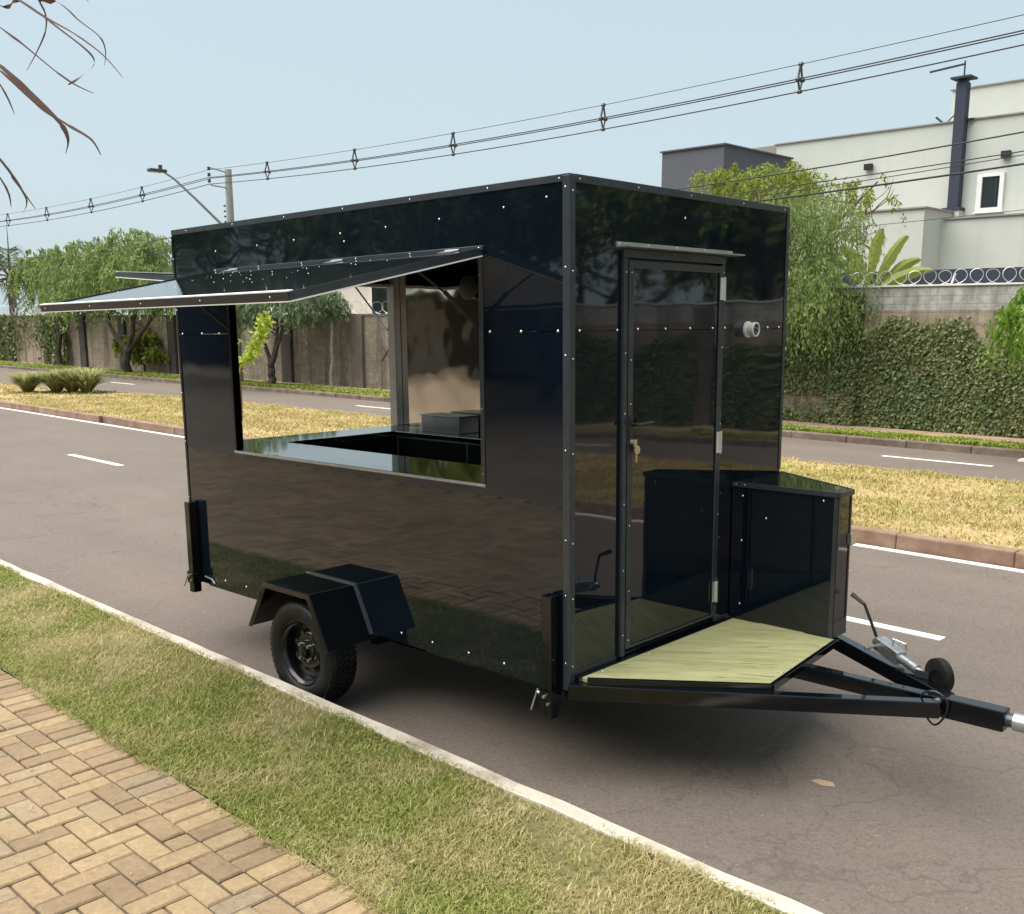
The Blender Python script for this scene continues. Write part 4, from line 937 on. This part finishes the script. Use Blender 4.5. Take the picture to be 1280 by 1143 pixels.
for i in range(15):
    a = 2*math.pi*i/15+random.uniform(-.15, .15); el = random.uniform(.15, 1.3) if i % 3 else random.uniform(-.5, .1)
    P_, lf = frond((0, 0, 3.95), (math.cos(a), math.sin(a), el), random.uniform(3.4, 4.4), random.uniform(1.4, 2.8), 30, 1.0, .035, 200+i)
    f_ = strips('frond', lf, 'leaf_palm', pl); MB().tube([tuple(p_) for p_ in P_], [.04-.0026*k for k in range(14)], 5).build('rachis', 'twig', f_)
# palm leaning over from beside the photographer: dead leaflets hang into view
dp = empty('dead_palm', (-1.7, -4.3, KH)); tag(dp, 'palm beside the pavement with brown dried leaflets hanging over the verge', 'palm')
Bp = np.array([-1.7, -4.3, KH])
MB().tube([(0, 0, 0), (.02, .02, 1.6), (.05, .1, 3.9)], [.17, .14, .15], 12).build('trunk', 'palm_trunk', dp, smooth=True)
LEAF = [
[(-0.544,-2.049,2.988),(-0.415,-1.923,2.885),(-0.373,-1.866,2.842),(-0.331,-1.807,2.803),(-0.287,-1.75,2.75),(-0.257,-1.709,2.69)],
[(-0.819,-1.955,3.071),(-0.707,-1.841,2.982),(-0.661,-1.779,2.935),(-0.622,-1.727,2.886),(-0.582,-1.673,2.835),(-0.575,-1.646,2.806),(-0.594,-1.641,2.786),(-0.641,-1.667,2.754),(-0.684,-1.685,2.738)],
[(-1.02,-1.787,3.153),(-0.856,-1.631,3.032),(-0.812,-1.576,2.973),(-0.778,-1.527,2.927),(-0.778,-1.509,2.887),(-0.793,-1.508,2.842)],
[(-0.551,-1.869,3.053),(-0.504,-1.83,2.922),(-0.507,-1.813,2.886),(-0.522,-1.811,2.845),(-0.553,-1.826,2.794),(-0.59,-1.849,2.738)],
[(-1.008,-1.963,3.087),(-0.844,-1.821,2.915),(-0.803,-1.767,2.863),(-0.74,-1.699,2.786),(-0.71,-1.65,2.747),(-0.684,-1.603,2.724)],
[(-0.612,-2.139,2.9),(-0.431,-1.987,2.708),(-0.387,-1.933,2.642),(-0.356,-1.889,2.588),(-0.342,-1.858,2.547),(-0.347,-1.844,2.512),(-0.368,-1.845,2.479)],
[(-0.893,-2.052,2.975),(-0.693,-1.889,2.752),(-0.633,-1.824,2.67),(-0.61,-1.784,2.629),(-0.576,-1.732,2.591),(-0.546,-1.685,2.556),(-0.539,-1.661,2.512)],
[(-1.071,-1.884,2.974),(-0.952,-1.796,2.766),(-0.924,-1.766,2.669)],
[(-0.728,-2.121,2.755),(-0.527,-1.974,2.468),(-0.506,-1.942,2.406),(-0.474,-1.903,2.327)],
[(-0.986,-2.021,2.791),(-0.784,-1.875,2.498),(-0.741,-1.831,2.401),(-0.749,-1.821,2.363),(-0.782,-1.833,2.329)],
[(-0.544,-2.144,2.637),(-0.389,-2.029,2.399),(-0.375,-2.009,2.317)],
[(-0.614,-1.749,3.095),(-0.562,-1.693,3.006),(-0.546,-1.662,2.96)]]
RW_ = [.0085, .008, .0065, .005, .0085, .015, .012, .007, .008, .007, .006, .006]
ra = [(.05, .1, 3.9), (.35, .8, 4.25), (.62, 1.5, 4.0), (.78, 2.0, 3.55), (.85, 2.35, 3.15)]
MB().tube(ra, [.035, .028, .022, .016, .008], 7).build('rachis', 'twig', dp, smooth=True)
root = np.array([[.62, 1.5, 4.0], [.70, 1.75, 3.8], [.78, 2.0, 3.55]])
for li, (pl_, w0) in enumerate(zip(LEAF, RW_)):
    P_ = [root[li % 3]] + [np.array(q_)-Bp for q_ in pl_]; mbp = []
    # resample smoothly (Catmull-Rom)
    Q = [P_[0]]+P_+[P_[-1]]; C_ = []
    for i in range(1, len(Q)-2):
        for t in np.linspace(0, 1, 6)[:-1]:
            C_.append(.5*((2*Q[i])+(Q[i+1]-Q[i-1])*t+(2*Q[i-1]-5*Q[i]+4*Q[i+1]-Q[i+2])*t*t+(3*Q[i]-Q[i-1]-3*Q[i+1]+Q[i+2])*t**3))
    C_.append(P_[-1]); C_ = np.array(C_); n_ = len(C_); R1 = []
    for i in range(n_):
        tg = C_[min(i+1, n_-1)]-C_[max(i-1, 0)]; tg /= np.linalg.norm(tg)+1e-9; sd_ = np.cross(tg, [.55, .45, .2]); sd_ /= np.linalg.norm(sd_)+1e-9
        s_ = i/(n_-1); ww = 1.55*w0*(.4+.6*math.sin(math.pi*min(1, s_*1.2+.12)) if s_ < .7 else max(.14, 1-(s_-.62)*2.2)); R1.append([C_[i]-sd_*ww, C_[i]+sd_*ww])
    strips('leaflet', np.array([R1]), 'leaf_dead', dp)
# banana-like plant behind the whitewashed wall
bn = empty('banana_plant', (-6.5, 16.0, .08)); tag(bn, 'broad leaved banana plant rising behind the whitewashed wall', 'plant')
MB().tube([(0, 0, 0), (.08, 0, 1.4), (.15, 0, 2.5)], [.14, .12, .08], 10).build('stem', 'leaf_banana', bn, smooth=True)
for i, (dx, dz, ln_, an_) in enumerate([(.05, 1, 1.5, 0), (.35, 1, 1.45, .2), (.75, 1, 1.2, .1), (1.05, .8, 1.25, .3), (-.3, 1, 1.3, -.2), (-.6, .9, 1.2, 0), (.9, .2, 1.1, .4), (-.9, .4, 1.1, 0), (.15, .9, 1.25, 1.1), (-.15, .9, 1.2, -1.0)]):
    d = Vector((dx, .25*math.sin(an_), dz)).normalized(); sd_ = d.cross(Vector((math.sin(an_*2)*.6, 1, .15))).normalized(); nf = sd_.cross(d)
    nseg = 22; vs_, fs_2 = [], []; gl = random.Random(70+i)
    for k in range(nseg+1):
        t = k/nseg; p_ = Vector((.15, .1*(i % 3)-.1, 2.3)) + d*ln_*1.05*t + Vector((.16*t*t*(1 if dx > 0 else -1), -.1*t*t, -.30*t**3))
        ww = .008 if t < .22 else .125*math.sin(math.pi*min(1, (t-.2)/.83))**.55+.004
        a_, b_2 = ww*gl.uniform(.8, 1.05), ww*gl.uniform(.8, 1.05)
        vs_ += [p_-sd_*a_+nf*a_*.35, p_, p_+sd_*b_2+nf*b_2*.35]
    for k in range(nseg): fs_2 += [(3*k, 3*k+1, 3*k+4, 3*k+3), (3*k+1, 3*k+2, 3*k+5, 3*k+4)]
    me = bpy.data.meshes.new('leaf'); me.from_pydata([tuple(q_) for q_ in vs_], [], fs_2); me.materials.append(M['leaf_banana']); lo_ = bpy.data.objects.new('leaf', me); COL.objects.link(lo_); lo_.parent = bn
# reflection side: trees along the road ahead of the trailer and across the yard
for i, (src, loc, s_, rz, lab) in enumerate([
    (tA, (24, 13.6, .1), 1.15, .4, 'broad pepper tree by the wall far ahead of the drawbar'), (tA, (14, 17, .1), 1.5, 2.0, 'tall pepper tree behind the wall ahead of the drawbar'), (tB, (8.5, 16.8, .1), 1.6, 1.0, 'small pepper tree behind the ivy wall ahead of the drawbar'),
    (tA, (33, 9.0, .1), 1.5, 3.2, 'pepper tree standing on the median far ahead of the trailer'),
    (tA, (40, 3, .1), 1.7, 5, 'large pepper tree where the road bends ahead of the trailer'),
    (tA, (-4, -17, .1), 1.5, .3, 'broad pepper tree across the yard before the shed'), (tA, (-14, -16, .1), 1.6, 1.4, 'drooping pepper tree in the yard mirrored in the trailer side'),
    (tB, (-9.5, -18, .1), 2.0, 2.2, 'tree between the two pepper trees before the shed'), (tA, (-26, -16.5, .1), 1.7, 2.9, 'pepper tree at the far end of the shed'),
    (tB, (-20, -18.5, .1), 2.0, .5, 'bushy tree close to the shed doors')]):
    o = dup(src); o.location = loc; o.rotation_euler = (0, 0, rz); o.scale = (s_, s_, s_); o['label'] = lab; o['group'] = 'trees mirrored in the glossy panels'

# ------------------------------------------------------------------ power line, poles, lamp
PY = 13.32; POLES = [-47.4, -24.8, -2.0, 20.8]
PLAB = ['concrete utility pole beyond the palm carrying the overhead cables', 'concrete utility pole with the street lamp arm by the far kerb', 'concrete utility pole before the ivy wall near the bright green tree', 'concrete utility pole far ahead of the drawbar']
def pole(x):
    o = empty('utility_pole', (x, PY, .1)); tag(o, PLAB[POLES.index(x)], 'utility pole', 'utility poles along the far verge')
    MB().tube([(0, 0, 0), (0, 0, 6.14)], [.15, .10], 14).build('shaft', 'pole_concrete', o, smooth=True)
    MB().tube([(0, -.05, 6.05), (-.0, -.45, 6.12), (0, -.62, 6.13)], .022, 6).tube([(0, -.05, 5.62), (0, -.58, 5.66)], .022, 6).build('bracket', 'galvanised', o)
    for z in (6.12, 5.95, 5.78): MB().lathe([(0, .03), (.03, .055), (.05, .03), (.08, .055), (.10, .03)], (0, -.62, z-.06), 'z', 10).build('pin_insulator', 'insulator', o, smooth=True)
    for z in (5.1, 4.95, 4.8, 4.65): MB().lathe([(0, .02), (.03, .04), (.06, .02)], (-.12, -.1, z), 'z', 8).build('rack_insulator', 'insulator', o, smooth=True)
for x in POLES: pole(x)
def span_z(x, zp, sag):
    for a, b in zip(POLES[:-1], POLES[1:]):
        if a <= x <= b: t = (x-a)/(b-a); return zp-sag*4*t*(1-t)
    return zp
CY = PY-.62
BUND = [(CY, 6.17, .22, .006, 'uppermost thin messenger cable of the spaced overhead line'), (CY-.07, 5.95, .25, .0105, 'roadside middle cable of the spaced overhead line'), (CY+.07, 5.95, .25, .0105, 'house side middle cable of the spaced overhead line'), (CY, 5.78, .27, .0105, 'lowest thick cable of the spaced overhead line')]
LOWB = [(PY-.12, 4.72, .42, .012, 'topmost of the lower telephone cables before the house'), (PY-.12, 4.44, .34, .009, 'second lower cable crossing before the house floodlights'), (PY-.12, 4.40, .42, .007, 'thin slack wire just under the second lower cable'), (PY-.12, 4.26, .34, .016, 'thickest lower telephone cable before the house'), (PY-.10, 3.6, .25, .005, 'lowest hair thin wire in front of the house base')]
for (y, zp, sag, r_, lab) in BUND+LOWB:
    pts = []
    for a, b in zip(POLES[:-1], POLES[1:]):
        for k in range(24): xx = a+(b-a)*k/24; pts.append((xx-POLES[0], 0, span_z(xx, zp, sag)-zp))
    pts.append((POLES[-1]-POLES[0], 0, 0))
    o = MB().tube(pts, r_, 5).build('overhead_cable', 'cable_black', smooth=True); o.location = (POLES[0], y, zp); tag(o, lab, 'cable', 'overhead cables')
spm = None
for x in (-40.0, -36.3, -32.6, -28.9, -21.8, -18.0, -14.5, -10.3, -6.2, 1.5, 6, 10.5):
    o = empty('cable_spacer', (x, CY, span_z(x, 6.17, .22))); tag(o, 'dark diamond shaped spacer clamping the four overhead cables', 'cable spacer', 'spacers on the overhead line')
    dz = [span_z(x, b[1], b[2])-o.location.z for b in BUND]
    rr = .019
    fr = MB().tube([(0, 0, .02), (0, -.07, dz[1]), (0, 0, dz[3]), (0, .07, dz[2]), (0, 0, .02)], rr, 5).tube([(0, -.07, dz[1]), (0, .07, dz[2])], rr, 5).build('spacer_frame', 'insulator', o)
    for q_ in ((0, 0, 0), (0, -.07, dz[1]), (0, .07, dz[2]), (0, 0, dz[3])):
        MB().lathe([(-.045, .012), (-.03, .034), (.03, .034), (.045, .012)], q_, 'x', 8).build('cable_grip', 'insulator', o)
LP_ = empty('street_lamp', (-24.8, PY-.1, 4.4)); tag(LP_, 'street lamp on a long slanting grey arm fixed to the utility pole', 'street lamp')
MB().tube([(0, 0, 0), (0, -.15, .25), (0, -1.0, .95), (0, -1.6, 1.42), (0, -1.9, 1.58)], [.045, .042, .036, .032, .03], 10).build('arm', 'galvanised', LP_, smooth=True)
MB().box(-.11, .11, -2.35, -1.85, 1.56, 1.64).box(-.04, .04, -2.05, -1.95, 1.641, 1.76).build('lamp_head', 'insulator', LP_, bevel=.02)
MB().box(-.085, .085, -2.31, -1.95, 1.548, 1.5595).build('lamp_lens', 'plastic_grey', LP_)
# short thin post behind the roof edge
# litter on the far kerb
o = MB().box(-.1, .1, -.05, .05, 0, .02).bar((-.08, 0, .03), (.1, .04, .05), .07, .01).build('litter', 'litter_white'); o.location = (-2.1, 12.3, .002); tag(o, 'crumpled white scrap of litter by the far kerb', 'litter')
for i, (x, y) in enumerate([(.793, .783)]):
    o = MB().prism([(-.05, -.02), (.01, -.03), (.06, .0), (.03, .03), (-.03, .02)], 0, .004).build('flat_stone', 'dirt_path'); o.location = (x, y, .001); tag(o, 'small pale flattened scrap lying on the asphalt before the drawbar', 'scrap')
# dried leaves on the verge and pavers
lm = quads('dry_leaf', [[(-.03, 0, .0), (0, .009, .004), (.035, .002, .008), (0, -.009, .003)]], 'leaf_dry').data
bpy.data.objects.remove(bpy.data.objects['dry_leaf'])
for i in range(26):
    x = random.uniform(-3.2, 1.2); y = random.uniform(-1.9, -.5); s_ = random.uniform(.3, .7)
    o = bpy.data.objects.new('dry_leaf', lm); COL.objects.link(o); o.location = (x, y, KH+(.03 if y > -1.27 else .004)); o.rotation_euler = (random.uniform(-.3, .3), random.uniform(-.3, .3), random.uniform(0, 6)); o.scale = (s_, s_, s_)
    tag(o, 'small dry straw coloured leaf fallen on the pavement' if y < -1.27 else 'small dry straw coloured leaf fallen on the near verge', 'leaf', 'dry leaves on the pavement' if y < -1.27 else 'dry leaves on the verge')

# ------------------------------------------------------------------ render settings
SC.render.engine = 'CYCLES'
SC.cycles.max_bounces = 7; SC.cycles.transparent_max_bounces = 4
SC.cycles.use_denoising = True
